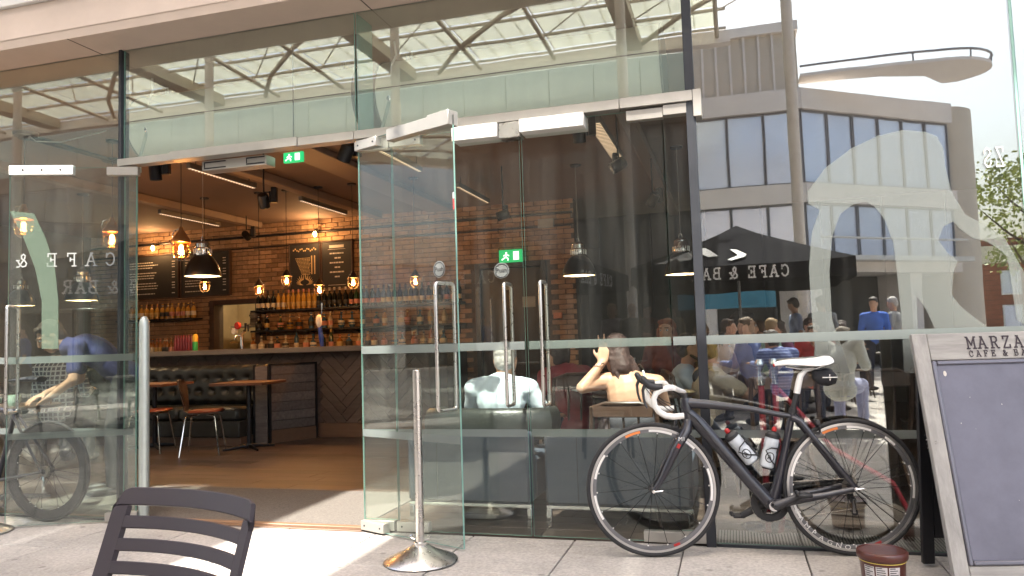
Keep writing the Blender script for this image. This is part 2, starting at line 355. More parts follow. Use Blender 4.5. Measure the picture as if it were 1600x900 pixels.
# ---- brick wall at the back of the bar
WY, BX0, BX1 = 6.70, -11.0, -2.19
bw = thing('brick_wall', 'tan stock brick wall behind the bar with bottle shelves and menu boards', 'wall', (0, WY, 0))
core = MB(); PT = [(-8.42, -7.56, 1.12, 1.90), (-3.71, -2.66, 0, 2.27)]
def solid(x0, x1, z0, z1): core.box((x0, .006, z0), (x1, .24, z1))
xs = [BX0, -8.42, -7.56, -3.71, -2.66, BX1]
solid(xs[0], xs[1], 0, 3.2); solid(xs[1], xs[2], 0, 1.12); solid(xs[1], xs[2], 1.90, 3.2); solid(xs[2], xs[3], 0, 3.2); solid(xs[3], xs[4], 2.27, 3.2); solid(xs[4], xs[5], 0, 3.2)
ob('mortar_core', core, bw, mats=MORT)
BL, BH = .215, .064; bs = MB(); cand = []
for c in range(43):
    z = .004+c*.0745; off = 0 if c % 2 else -.1125
    x = BX0+off
    while x < BX1:
        xa, xb = max(x, BX0), min(x+BL, BX1)
        if xb-xa > .04 and not any(xa < h[1] and xb > h[0] and z < h[3] and z+BH > h[2] for h in PT) and z+BH < 3.199:
            cand.append((xa, xb, z))
        x += BL+.010
def key(c):
    xm = (c[0]+c[1])/2
    d = 0 if (-8.0 < xm < -5.2 and c[2] > 1.75) or (-3.9 < xm and c[2] > .9) else 2
    return d + abs(xm+6)*.08 + abs(c[2]-2.4)*.12
cand.sort(key=key); nb = 0
for (xa, xb, z) in cand:
    if abs(xb-xa-BL) < 1e-4 and nb < 300:
        me = shared('brick', lambda: MB().bbox((0, -.014, 0), (BL, .02, BH), .004).mesh('brick', BRICK))
        ob('brick', me, bw, (xa, rnd.uniform(-.004, .003), z)); nb += 1
    else: bs.bbox((xa, -.014+rnd.uniform(-.004, .003), z), (xb, .02, z+BH), .004)
BRK2 = mat('brick_face_run', (.34, .215, .13), .85, 0, .36, 5, .006, 40)
ob('brick_courses', bs, bw, mats=BRK2, kind='stuff')
for z, r_ in ((2.99, .018), (2.80, .012)):
    ob('conduit_pipe', MB().tube([(BX0, -.05, z), (-2.2, -.05, z)], r_, 8), bw, mats=BLACKM)

def far_panel(name, label, x0, x1, y, m):
    t = thing(name, label, 'wall', (0, y, 0))
    n = max(1, round((x1-x0)/.9)); wd = (x1-x0)/n
    for i in range(n): ob('panel', MB().bbox((x0+i*wd+.006, 0, .02), (x0+(i+1)*wd-.006, .04, 3.19), .004), t, mats=m)
    return t
far_panel('panelled_wall', 'dark olive panelled wall at the back of the seating area', -2.15, 4.95, 8.6, mat('olive_panel', (.050, .046, .034), .6, 0, .15, 3))

# ================================================================== SHOP FRONT
ZT0, ZT1, ZTOP = 2.407, 2.464, 3.235
fc = thing('glass_shop_front', 'frameless green tinted glass shop front with steel transom bar', 'shop front', (0, 0, 0))
def pane(parent, x0, x1, z0, z1, y=0, th=.012, m=GL, name='glass_pane'):
    b = MB(); b.box((x0, y-th/2, z0), (x1, y+th/2, z1)); b.m = [1, 1, 0, 1, 0, 1]
    return ob(name, b.mesh(name, [m, EDGE], smooth=False), parent)
def strips(parent, x0, x1, y=-.009):
    for z0, z1 in ((.570, .613), (1.0697, 1.1168)):
        ob('frosted_strip', MB().box((x0, y-.0008, z0), (x1, y, z1)), parent, mats=FROST)
for x0, x1, z0, z1 in ((-5.50, -4.035, .015, ZTOP), (-7.0, -5.51, .015, ZTOP), (-8.5, -7.01, .015, ZTOP), (-10.0, -8.51, .015, ZTOP),
                       (-4.005, -2.222, ZT1+.003, ZTOP), (-2.206, -.195, ZT1+.003, ZTOP), (-.145, 1.395, .015, ZTOP), (1.410, 2.95, .015, ZTOP), (2.962, 4.5, .015, ZTOP), (4.512, 6.0, .015, ZTOP)):
    pane(fc, x0, x1, z0, z1, m=GLL if x1 < -4.02 else (GLR if z0 < 1 else GL))
for a, b in ((-5.50, -4.035), (-7, -5.51), (-.145, 1.395), (1.41, 2.95)): strips(fc, a, b)
pane(fc, -2.205, -1.985, .075, ZT0-.004, m=GL2); strips(fc, -2.205, -1.985)
pane(fc, -4.000, -3.90, .015, ZT0-.004)
pane(fc, -.322, -.20, .075, ZT0-.004, m=GL2); strips(fc, -.322, -.2)
# fins behind the joints
for x in (-2.214,):
    pane(fc, x-.006, x+.006, 2.47, ZTOP, y=.12, th=.2, name='glass_fin')
ob('mullion', MB().bbox((-.195, -.035, 0), (-.145, .05, ZTOP), .003), fc, mats=DGREY)
ob('mullion', MB().bbox((-4.033, -.03, 0), (-4.008, .05, ZTOP), .003), fc, mats=DGREY)
ob('mullion', MB().bbox((1.3965, -.006, 0), (1.4085, .006, ZTOP), .001), fc, mats=EDGE)
for x0, x1, d in ((-4.03, -3.60, .040), (-3.597, -2.62, .048), (-2.617, -2.222, .043), (-2.219, -1.93, .043), (-1.927, -.56, .046), (-.557, -.157, .049)):
    ob('transom_bar', MB().bbox((x0, -d, ZT0), (x1, d, ZT1-.001+ (d-.045)), .0025), fc, mats=STEELP)
ob('base_rail', MB().bbox((-10, -.02, .0), (-4.04, .02, .014), .002), fc, mats=DGREY)
ob('base_rail', MB().bbox((-.14, -.02, .0), (6, .02, .014), .002), fc, mats=DGREY)
def fitting(parent, x0, x1, z0, z1, d=.022): return ob('patch_fitting', MB().bbox((x0, -d, z0), (x1, d, z1), .002), parent, mats=STEELP)
fitting(fc, -2.212, -1.99, ZT0-.075, ZT0-.003, .03); fitting(fc, -2.212, -2.0, .015, .072, .03)
fitting(fc, -.32, -.18, .015, .074, .03); fitting(fc, -.32, -.13, ZT0-.062, ZT0-.004, .034)
ob('transom_corner', MB().bbox((-.155, -.050, ZT0-.09), (-.11, .050, ZT1+.004), .002), fc, mats=STEELP)
ob('threshold', MB().bbox((-4.0, -.03, -.012), (-2.22, .045, .008), .003), fc, mats=mat('bronze_threshold', (.16, .10, .07), .5, .4))
# lettering on glass: part of the mirrored house name near the tree reflection
ob('glass_lettering', letters('ZS', .085, .008)[0], fc, loc=(1.325, -.008, 1.91), rot=(0, 0, 0), scale=(-.62, 1, 1.1), mats=mat('thin_print', (.5, .5, .48), .7))
# the large pale vinyl figure on the right pane
def on_glass(pts, y): return [(at(px, py, y).x, at(px, py, y).z) for px, py in pts]
fig = [(1262,300),(1263,318),(1281,328),(1268,365),(1264,420),(1269,500),(1274,550),(1277,583),(1328,583),(1320,555),(1300,500),(1296,425),(1300,370),(1313,334),
       (1333,319),(1352,315),(1366,322),(1382,342),(1396,380),(1402,430),(1409,500),(1413,583),(1437,583),(1434,520),(1432,462),(1448,485),(1461,514),(1464,583),(1600,583),(1600,532),(1566,519),(1548,515),(1520,494),(1500,478),(1487,460),
       (1490,425),(1496,408),(1480,395),(1466,375),(1474,354),(1490,346),(1501,358),(1520,372),(1541,377),(1560,388),(1574,402),(1580,440),(1589,500),(1600,506),
       (1600,425),(1570,372),(1540,352),(1508,335),(1487,300),(1477,262),(1474,232),(1464,213),(1446,206),(1412,203),(1372,212),(1330,232),(1290,262)]
ff = [(x, z) for x, z in on_glass(fig, -.0075)]
b = MB(); b.prism(ff, 0, .0012, M=Matrix(((1,0,0,0),(0,0,-1,-.0075),(0,1,0,0),(0,0,0,1))))
me = b.mesh('vinyl_figure', VINYL, smooth=False)
bm = bmesh.new(); bm.from_mesh(me); bmesh.ops.triangulate(bm, faces=[f for f in bm.faces if len(f.verts) > 4]); bm.to_mesh(me); bm.free()
vf = ob('vinyl_figure', me, fc)

# ---- glass doors
def door(label, px, ang, w, mir=1, ho=.10, grp=None, push=0, gm=None):
    """leaf pivots at px; local x runs from the pivot to the free edge"""
    t = thing('glass_door', label, 'door', (px, 0, 0), ang, 'frameless glass door leaves')
    b = MB(); b.box((.006, -.006, .012), (w, .006, ZT0-.012)); b.m = [1, 1, 0, 1, 0, 1]
    ob('glass_pane', b.mesh('glass_pane', [gm or GL2, EDGE], smooth=False), t)
    s_ = 1
    for z0, z1 in ((.570, .613), (1.0697, 1.1168)): ob('frosted_strip', MB().box((.01, -.0078, z0), (w-.004, -.0070, z1)), t, mats=FROST)
    for z0, z1 in ((.012, .068), (ZT0-.070, ZT0-.012)): ob('patch_fitting', MB().bbox((-.004, -.026, z0), (.20, .026, z1), .002), t, mats=STEELP)
    for z0 in (.04, ZT0-.041):
        for xx in (.03, .17): ob('screw', shared('screw', lambda: MB().tube([(0, -.028, 0), (0, -.0255, 0)], .006, 10).mesh('screw', DGREY)), t, (xx, 0, z0))
    xh = w-ho
    for s in (1,):
        pts = []
        H0, H1, dp = .75, 1.455, .072
        loop = [(xh, dp*math.cos(0), H0+.02)]
        def q(cx, cz, a0, a1, r_=.022):
            return [(xh, cx+r_*math.cos(a0+(a1-a0)*k/4), cz+r_*math.sin(a0+(a1-a0)*k/4)) for k in range(5)]
        loop = q(dp-.022, H1-.022, 0, math.pi/2)+q(-dp+.022, H1-.022, math.pi/2, math.pi)+q(-dp+.022, H0+.022, math.pi, 1.5*math.pi)+q(dp-.022, H0+.022, 1.5*math.pi, 2*math.pi)
        ob('handle', MB().tube(loop, .0105, 10, closed=True), t, mats=STEEL)
    if push:
        x0 = xh-.03 if push == 1 else .25
        ob('push_sticker', MB().lathe([(0, 0), (.047, 0), (.047, .0008), (0, .0008)], 28, M=Matrix.Translation((xh-.03, -.0072, 1.535)) @ Matrix.Rotation(R(90), 4, 'X')), t, mats=film('sticker_film', (.5, .53, .52), .75) if 'Push' in label and 'faint' not in label else film('faint_sticker_film', (.4, .43, .42), .3))
        ob('sticker_ring', MB().tube([(xh-.03+.04*math.cos(k*R(15)), -.0088, 1.535+.04*math.sin(k*R(15))) for k in range(24)], .0022, 6, closed=True), t, mats=DGREY)
        o = ob('push_lettering', textmesh('Push', .036, .0004, BLACKM), t, (xh-.03, -.0093, 1.535), (R(90), 0, 0))
    return t
WHITES2 = mat('sticker_white', (.72, .76, .74), .5, 0, .03)
dB = door('open glass door leaf held by the steel post, with a round Push sticker', -2.212, -R(23.4), .83, push=1)
ob('edge_label', MB().box((.822, -.0095, 1.86), (.829, -.0065, 1.92)), dB, mats=mat('red_label', (.6, .05, .05), .5))
ob('edge_label', MB().box((.822, -.0095, 1.921), (.829, -.0065, 1.955)), dB, mats=PRINTW)
dA = door('open glass door leaf folded out in front of the left window', -3.885, R(180+22.5), .83, gm=GLL, ho=.03)
dC = door('closed glass door leaf, left one of the shut pair, with a faint round Push sticker', -1.983, 0, .822, push=1)
dD = door('closed glass door leaf beside the black mullion, right one of the shut pair', -.325, R(180), .822)
# top arms of the open leaves
ob('closer_arm', MB().bbox((.30, -.030, ZT0-.065), (.66, .030, ZT0+.005), .002).bbox((.66, -.040, ZT0-.072), (.83, .040, ZT0+.012), .002), dB, mats=STEELP)
ob('closer_arm', MB().bbox((.42, -.020, ZT0-.062), (.83, .020, ZT0+.002), .002), dA, mats=WHITEP)
for x in (.50, .62, .74):
    ob('slot_screw', MB().tube([(x, .019, ZT0-.03), (x, .0225, ZT0-.03)], .007, 8), dA, mats=BLACKM)
# pale curved vinyl on the left leaf
sw = [(16,330),(54,334),(72,372),(86,415),(92,470),(92,545),(66,545),(66,470),(56,420),(38,372)]
uA = Vector((math.cos(R(202.5)), math.sin(R(202.5)), 0)); nA = Vector((uA.y, -uA.x, 0))
def on_leaf(px, py, p0=Vector((-3.885, 0, 0)), n_=nA, u=uA):
    d = cf + cr*((px-800)/FPX) - cu*((py-450)/FPX); c0 = Vector((0, -CD, CH)); t = (p0-c0).dot(n_)/d.dot(n_); P = c0+d*t
    return ((P-p0).dot(u), P.z)
b = MB(); b.prism([on_leaf(*p) for p in sw], 0, .0012, M=Matrix(((1,0,0,0),(0,0,1,.0075),(0,1,0,0),(0,0,0,1))))
me = b.mesh('vinyl_sweep', film('green_vinyl', (.20, .27, .21), .42), smooth=False); bm = bmesh.new(); bm.from_mesh(me); bmesh.ops.triangulate(bm, faces=[f for f in bm.faces if len(f.verts) > 4]); bm.to_mesh(me); bm.free()
ob('vinyl_sweep', me, dA)

ob('door_lettering', (lambda l: l)(letters('CAFE &', .085, .009, .73, .001)[0]), dA, (.15, .0075, 1.72), mats=mat('thin_print_grey', (.26, .27, .26), .7)).scale = (1, -1, 1)
# door operators hung under the transom
t = thing('door_operator', 'white door operator box under the transom over the shut doors', 'door closer', (-1.16, .0, 0))
ob('housing', MB().bbox((-.40, -.07, 2.318), (-.115, .07, 2.403), .004), t, mats=WHITEP); ob('housing', MB().bbox((.02, -.075, 2.326), (.40, .075, 2.404), .004), t, mats=WHITEP)
ob('motor', MB().bbox((-.112, -.05, 2.31), (.017, .05, 2.402), .004), t, mats=STEEL)
t = thing('door_operator', 'steel door operator with black slots over the open doorway', 'door closer', (-3.12, .10, 0))
ob('housing', MB().bbox((-.29, -.05, 2.335), (.21, .06, 2.402), .004), t, mats=STEELP)
for x0, x1 in ((-.27, -.10), (.06, .20)):
    for z in (2.345, 2.385): ob('slot', MB().box((x0, -.0535, z), (x1, -.0505, z+.008)), t, mats=BLACKM)
    ob('slot', MB().box((x0, -.0535, 2.355), (x0+.006, -.0505, 2.384)), t, mats=BLACKM)
t = thing('guard_post', 'pale steel guard post with rounded top at the left side of the doorway', 'post', (-3.862, .03, 0))
ob('post_body', MB().tube([(0, 0, 0), (0, 0, 1.30), (0, 0, 1.34), (0, 0, 1.362), (0, 0, 1.37)], [.034, .034, .030, .018, .004], 16), t, mats=mat('pale_steel', (.50, .55, .52), .35, .5))
ob('floor_plate', MB().lathe([(0, 0), (.06, 0), (.06, .008), (.03, .012)], 20), t, mats=STEEL)

# ================================================================== PAVEMENT THINGS
def stanchion(name, label, x, y, h=.985):
    t = thing(name, label, 'post', (x, y, 0), 0, 'steel posts holding the open doors')
    ob('base_dish', MB().lathe([(0, .002), (.185, .002), (.192, .008), (.186, .016), (.10, .052), (.045, .082), (.026, .088), (0, .088)], 48), t, mats=STEEL)
    ob('pole', MB().tube([(0, 0, .086), (0, 0, h-.003), (0, 0, h)], [.0215, .0215, .019], 24), t, mats=STEEL)
    ob('collar', MB().lathe([(.022, .086), (.031, .086), (.031, .10), (.022, .104)], 24), t, mats=CHROME)
    for s in (-1, 1): ob('hook', MB().tube([(s*.03, 0, .112), (s*.052, 0, .118), (s*.055, 0, .128), (s*.045, 0, .134)], .004, 6), t, mats=CHROME)
    return t
stanchion('steel_post', 'brushed steel post on a round dish base in front of the open right door leaf', -1.61, -.55)
stanchion('steel_post', 'steel post on a dish base at the far left beside the folded left door leaf', -4.70, -.46)

# ---- racing bicycle leaning on the glass
CARB = mat('carbon_frame', (.022, .022, .030), .30, .1, .25, 4, coat=.6)
RUB = mat('tyre_rubber', (.022, .022, .024), .75, 0, .15, 20)
RIM = mat('silver_rim', (.55, .54, .53), .3, .8, .08)
DARKRIM = mat('dark_rim', (.03, .03, .033), .35, .2, .1)
TAPE = mat('white_bar_tape', (.80, .79, .76), .55, 0, .06, 30, .0006, 120)
WPL = mat('white_plastic', (.80, .79, .77), .35, 0, .04)
BPL = mat('black_plastic', (.02, .02, .022), .45, 0, .1)
REDP = mat('red_plastic', (.42, .02, .02), .4, 0, .05)
ORP = mat('orange_decal', (.75, .22, .05), .5, 0, .05)
BOT = mat('translucent_bottle', (.52, .56, .60), .35, 0, .06)
def ring(r, n=72, y=0, c=(0, 0)): return [(c[0]+r*math.cos(2*math.pi*k/n), y, c[1]+r*math.sin(2*math.pi*k/n)) for k in range(n)]
def annulus(r0, r1, y0, y1, n=72, a0=0, a1=2*math.pi):
    b = MB(); vs = []; fs = []; full = abs(a1-a0-2*math.pi) < 1e-6; m = n if full else n+1
    for k in range(m):
        a = a0+(a1-a0)*k/n; c, s = math.cos(a), math.sin(a)
        vs += [(r0*c, y0, r0*s), (r1*c, y0, r1*s), (r1*c, y1, r1*s), (r0*c, y1, r0*s)]
    for k in range(n):
        i, j = 4*k, 4*((k+1) % m)
        for q in range(4): q2 = (q+1) % 4; fs.append((i+q, i+q2, j+q2, j+q))
    if not full: fs += [(0, 1, 2, 3), (4*n+3, 4*n+2, 4*n+1, 4*n)]
    return b.add(vs, fs)
def wheel(parent, x, word, nsp, rear=False, phase=0, rimmat=RIM, depth=.029, deco=True, wordm=None):
    wt = ob('wheel', MB().tube(ring(.3275), .0125, 10, closed=True), parent, (x, 0, .34), mats=RUB)
    ro = .317
    b = annulus(ro-.011, ro, -.0098, .0098); b.tube(ring(ro-.002), .0085, 8, closed=True); ob('brake_track', b, wt, mats=rimmat)
    ob('rim', annulus(ro-depth, ro-.0112, -.0086, .0086), wt, mats=mat('rim_fairing', (.16, .16, .17), .4, .3) if rimmat is RIM else rimmat)
    hb = MB(); hb.tube([(0, -.05, 0), (0, -.035, 0), (0, -.03, 0), (0, .03, 0), (0, .035, 0), (0, .05, 0)], [.010, .011, .018, .018, .022, .010], 16)
    ob('hub', hb, wt, mats=BPL)
    for k in range(nsp):
        if rear: a = 2*math.pi*((k//3)/(nsp/3)) + ((k % 3)-1)*.20+phase; hr = .02
        else: a = 2*math.pi*k/nsp+phase; hr = .012
        tw = ((k % 2)*2-1)*.35 if rear else 0
        s = 1 if k % 2 else -1
        ob('spoke', MB().tube([(hr*math.cos(a+tw), s*.028, hr*math.sin(a+tw)), ((ro-depth)*math.cos(a), 0, (ro-depth)*math.sin(a))], .0017, 5), wt, mats=mat('black_spoke', (.02, .02, .022), .35, .6))
        ob('nipple', MB().ell(((ro-depth-.003)*math.cos(a), -.001, (ro-depth-.003)*math.sin(a)), (.0045, .0045, .0045), seg=6, rings=4), wt, mats=WPL)
    if deco:
        for a0, a1, m_, rr in ((1.75, 2.02, ORP, .288), (-1.25, -1.14, REDP, .288), (.75, .95, WPL, .289), (2.5, 2.95, WPL, .288), (-.2, .35, WPL, .288), (-3.05, -2.62, WPL, .288), (1.2, 1.6, WPL, .289)):
            ob('rim_decal', annulus(rr+.003, rr+.015, -.0094, -.0087, 12, a0, a1), wt, mats=m_)
    if word:
        for i, ch in enumerate(word):
            a = -2.75+i*.15 if deco else 2.9+i*.15
            me = textmesh(ch, .030 if deco else .06, .0004, wordm or PRINTW)
            q = .2985 if deco else .275
            o = ob('rim_lettering', me, wt, (q*math.cos(a), -.0115 if deco else -.0112, q*math.sin(a)))
            o.matrix_local = Matrix.Translation(o.location) @ Matrix.Rotation(-(a+math.pi/2), 4, 'Y') @ Matrix.Rotation(R(90), 4, 'X')
            o.scale = (1.3, 1, 1)
    return wt
bk = thing('road_bicycle', 'black carbon racing bicycle with white bar tape and saddle leaning on the window', 'bicycle', (-.44, -.26, 0), math.atan2(.19033, .98172))
wf = wheel(bk, .0, '', 18, False, .05)
wr = wheel(bk, .985, 'CAMPAGNOLO', 21, True, .2)
def tp(name, pts, r, m, parent=bk, seg=12, sq=1., up=(0, 1, 0), label=None): return ob(name, MB().tube(pts, r, seg, sq=sq, up=up), parent, mats=m)
fm = MB()
fm.tube([(.196, 0, .675), (.190, 0, .72), (.184, 0, .79), (.183, 0, .80)], [.022, .021, .020, .017], 14, up=(0, 1, 0), sq=1.35)
fm.tube([(.185, 0, .775), (.30, 0, .765), (.50, 0, .738), (.64, 0, .708), (.715, 0, .695)], [.019, .020, .019, .017, .016], 14, up=(0, 1, 0), sq=[1.5, 1.15, .85, .8, .85])
fm.tube([(.192, 0, .725), (.25, 0, .665), (.36, 0, .532), (.48, 0, .385), (.56, 0, .290), (.592, 0, .260)], [.019, .023, .026, .027, .029, .033], 16, up=(0, 1, 0), sq=[1.6, 1.5, 1.22, 1.15, 1.15, 1.1])
fm.tube([(.592, 0, .258), (.625, 0, .36), (.675, 0, .55), (.712, 0, .70), (.722, 0, .735)], [.024, .018, .016, .017, .017], 14, up=(0, 1, 0), sq=[1.6, 1.35, 1.15, 1.15, 1.1])
fm.tube([(.592, -.045, .258), (.592, .045, .258)], .030, 18)
ob('frame', fm, bk, mats=CARB)
for s in (-1, 1):
    tp('seat_stay', [(.712, s*.012, .690), (.745, s*.028, .672), (.85, s*.045, .53), (.985, s*.058, .345)], [.014, .012, .0095, .010], CARB, sq=1.3)
    tp('chain_stay', [(.60, s*.030, .262), (.70, s*.045, .285), (.85, s*.056, .312), (.985, s*.058, .340)], [.018, .016, .013, .010], CARB, sq=1.3)
    tp('fork_blade', [(.194, s*.006, .682), (.182, s*.034, .640), (.120, s*.047, .545), (.045, s*.050, .40), (.0, s*.050, .34)], [.022, .022, .018, .013, .011], CARB, sq=[1, 1.15, 1.25, 1.2, 1])
ob('fork_decal', textmesh('M1', .028, .0004, PRINTW), bk, (.150, -.0695, .60), (R(90), 0, 0)).rotation_euler = (R(90), R(-62+90-28), 0)
ob('fork_decal', MB().bbox((-.008, 0, -.011), (.008, .001, .011), .001), bk, (.133, -.0672, .565), (0, R(28), 0), mats=REDP)
for x in (0, .985): ob('quick_release', MB().tube([(x, -.062, .34), (x, -.068, .34)], .009, 12).tube([(x, -.068, .34), (x+.022, -.072, .342), (x+.045, -.071, .345)], [.005, .0045, .003], 8), bk, mats=CHROME)
tp('seat_post', [(.722, 0, .735), (.742, 0, .80), (.748, 0, .82)], .0145, BPL)
tp('seat_post_head', [(.744, 0, .81), (.757, 0, .865), (.768, 0, .90), (.795, 0, .926), (.835, 0, .934)], [.0185, .0185, .0175, .013, .009], WPL, sq=.9)
ob('seat_clamp', MB().tube([(.716, 0, .71), (.722, 0, .733)], .021, 14).tube([(.74, -.02, .722), (.745, .02, .722)], .004, 6), bk, mats=BPL)
ob('seat_rail', MB().tube([(.70, -.02, .945), (.76, -.022, .934), (.84, -.022, .934), (.90, -.03, .955)], .0035, 6).tube([(.70, .02, .945), (.76, .022, .934), (.84, .022, .934), (.90, .03, .955)], .0035, 6), bk, mats=CHROME)
sd = MB(); prof = [(.640, .012, .010, .958), (.66, .018, .013, .963), (.70, .024, .015, .967), (.75, .034, .017, .967), (.80, .050, .019, .966), (.85, .066, .021, .969), (.89, .070, .021, .976), (.913, .064, .014, .981), (.922, .05, .006, .982)]
vs = []; fs = []; sg = 18
for (x, hw, ht, z) in prof:
    for k in range(sg):
        a = 2*math.pi*k/sg; vs.append((x, hw*math.cos(a), z+ht*(math.sin(a) if math.sin(a) > 0 else .9*math.sin(a)) - .3*abs(math.cos(a))**3*hw))
for i in range(len(prof)-1):
    for k in range(sg): k2 = (k+1) % sg; fs.append((i*sg+k, i*sg+k2, (i+1)*sg+k2, (i+1)*sg+k))
fs += [tuple(range(sg))[::-1], tuple((len(prof)-1)*sg+k for k in range(sg))]
ob('saddle', sd.add(vs, fs), bk, mats=WPL)
ob('saddle_trim', MB().ell((.641, 0, .955), (.008, .010, .009)), bk, mats=REDP)
bg_ = ob('saddle_bag', MB().tube([(.835, 0, .925), (.845, 0, .905), (.865, 0, .892), (.90, 0, .887), (.928, 0, .890), (.940, 0, .895)], [.012, .030, .042, .045, .038, .018], 16, up=(0, 1, 0), sq=1.0), bk, mats=mat('bag_cordura', (.022, .022, .026), .8, 0, .2, 40, .001, 200))
ob('reflective_stripe', MB().bbox((.862, -.0465, .8865), (.936, -.0445, .8915), .0005), bg_, rot=(0, 0, 0), mats=WPL)
ob('zip_pull', MB().bbox((.895, -.050, .872), (.899, -.047, .905), .0008), bg_, mats=CHROME)
# cockpit
tp('stem', [(.183, 0, .815), (.150, 0, .835), (.108, 0, .858)], [.017, .015, .016], BPL)
tp('spacer', [(.184, 0, .795), (.181, 0, .825)], .0175, BPL)
ob('handlebar', MB().tube([(.108, -.20, .866), (.106, -.12, .862), (.105, 0, .860), (.106, .12, .862), (.108, .19, .866)], .0125, 10), bk, mats=TAPE)
for s in (-1, 1):
    y = s*.205
    pts = [(.175, y*.30, .838), (.150, y*.6, .852), (.118, y*.86, .866), (.082, y, .868), (.045, y, .860), (.018, y, .842), (.006, y, .815), (.010, y, .782), (.030, y, .752), (.062, y, .733), (.100, y, .727), (.148, y, .731)]
    pts = pts[2:]; pts[0] = (.106, y*.9, .866)
    ob('bar_drop', MB().tube(pts, [.0150]*9+[.0145], 12), bk, mats=TAPE)
    ob('brake_hood', MB().tube([(.052, y, .872), (.02, y, .872), (-.012, y, .880), (-.032, y, .900), (-.044, y, .922), (-.046, y, .930)], [.017, .0185, .018, .017, .014, .006], 12), bk, mats=BPL)
    ob('brake_lever', MB().tube([(-.030, y, .893), (-.044, y, .86), (-.042, y, .82), (-.034, y, .785), (-.026, y*1.02, .772)], [.010, .008, .0065, .006, .0045], 8), bk, mats=mat('graphite_lever', (.06, .06, .065), .35, .6))
    ob('bar_end_plug', MB().ell((.150, y, .731), (.004, .014, .014), seg=10, rings=6), bk, mats=BPL)
tp('bar_top_tape', [(.108, -.195, .866), (.14, -.15, .850), (.175, -.07, .838)], [.013, .012, .008], TAPE)
for s, ex in ((-1, .0), (1, .02)):
    tp('brake_cable', [(-.01, s*.2, .86), (.03, s*.17, .80), (.10, s*.10, .74+ex), (.15, s*.05, .72), (.165, s*.02, .70)], .0022, BPL, seg=6, up=None)
tp('gear_cable', [(.0, -.19, .85), (.06, -.16, .80), (.14, -.07, .765), (.23, -.03, .70), (.30, -.026, .60), (.40, -.03, .45)], .0022, BPL, seg=6, up=None)
def brake(x, z, s):
    b = MB(); b.tube([(x, -.02, z+.02), (x-.004*s, -.03, z-.012), (x-.008*s, -.016, z-.04)], .0055, 8).tube([(x, .02, z+.02), (x-.004*s, .03, z-.012), (x-.008*s, .016, z-.04)], .0055, 8)
    b.bbox((x-.014, -.03, z-.005), (x+.010, .03, z+.022), .005)
    o = ob('brake_caliper', b, bk, mats=mat('graphite_lever', (.06, .06, .065), .35, .6)); ob('brake_pad', MB().bbox((x-.028, -.020, z-.052), (x+.008, -.012, z-.038), .002), o, mats=BPL)
brake(.135, .70, 1); brake(.835, .655, -1)
# bottles in cages
def bottle_in(cx, cz, ang, label):
    Mx = Matrix.Translation((cx, 0, cz)) @ Matrix.Rotation(ang, 4, 'Y')
    t = ob('drinks_bottle', MB().lathe([(0, -.085), (.030, -.085), (.036, -.078), (.036, -.01), (.033, .0), (.033, .018), (.036, .026), (.036, .058), (.033, .066), (0, .066)], 22, M=Mx), bk, mats=BOT)
    ob('bottle_cap', MB().lathe([(.034, .066), (.037, .068), (.037, .084), (.024, .098), (.010, .100), (0, .1)], 22, M=Mx), t, mats=BPL)
    ob('bottle_valve', MB().lathe([(.010, .099), (.013, .103), (.012, .118), (.006, .124), (0, .124)], 14, M=Mx), t, mats=REDP)
    ob('bottle_emblem', MB().tube([Mx @ Vector((.020*math.cos(q), -.0372+.007*abs(math.cos(q)), -.03+.024*math.sin(q))) for q in [k*.35 for k in range(18)]], .0028, 6, closed=True).tube([Mx @ Vector((-.010, -.0365, -.04)), Mx @ Vector((-.004, -.0372, -.016)), Mx @ Vector((.008, -.037, -.042))], .003, 6), t, mats=BPL)
    b = MB()
    for s in (-1, 1):
        b.tube([Mx @ Vector(p) for p in [(.040*1, s*.012, -.075), (.030, s*.030, -.06), (.0, s*.041, -.035), (-.026, s*.033, .0), (-.005, s*.041, .018), (.030, s*.026, .022), (.041, s*.008, .02)]], .0032, 7)
    b.tube([Mx @ Vector((.041, 0, -.082)), Mx @ Vector((.041, 0, .05))], .006, 8); b.tube([Mx @ Vector((.036, 0, -.090)), Mx @ Vector((-.02, 0, -.090))], .0045, 8)
    ob('bottle_cage', b, bk, mats=BPL)
bottle_in(.455, .540, -R(37)+0, ''); bottle_in(.594, .525, R(15)+0, '')
# transmission (on the far side, seen through the wheels)
CH_ = mat('worn_steel_chain', (.30, .28, .25), .35, .9, .2, 60)
ob('chainring', annulus(.066, .098, .040, .043, 60), bk, (.592, 0, .258), mats=BPL); ob('chainring', annulus(.060, .068, .046, .049, 48), bk, (.592, 0, .258), mats=BPL)
b = MB()
for k in range(5): a = k*2*math.pi/5+.4; b.tube([(.592, .045, .258), (.592+.072*math.cos(a), .045, .258+.072*math.sin(a))], [.011, .007], 8)
ob('crank_spider', b, bk, mats=BPL)
ob('bottom_bracket_cup', MB().tube([(.592, -.052, .258), (.592, -.046, .258)], .026, 24), bk, mats=CHROME)
ob('crank_arm', MB().tube([(.592, -.062, .258), (.65, -.066, .283), (.735, -.072, .322)], [.017, .0135, .011], 12, up=(0, 1, 0), sq=1.5), bk, mats=mat('graphite_lever', (.06, .06, .065), .35, .6))
ob('crank_axle_cap', MB().tube([(.592, -.088, .258), (.592, -.06, .258)], .012, 16), bk, mats=BPL)
ob('crank_arm', MB().tube([(.592, .062, .258), (.53, .066, .226), (.452, .072, .185)], [.017, .0135, .011], 12, up=(0, 1, 0), sq=1.5), bk, mats=BPL)
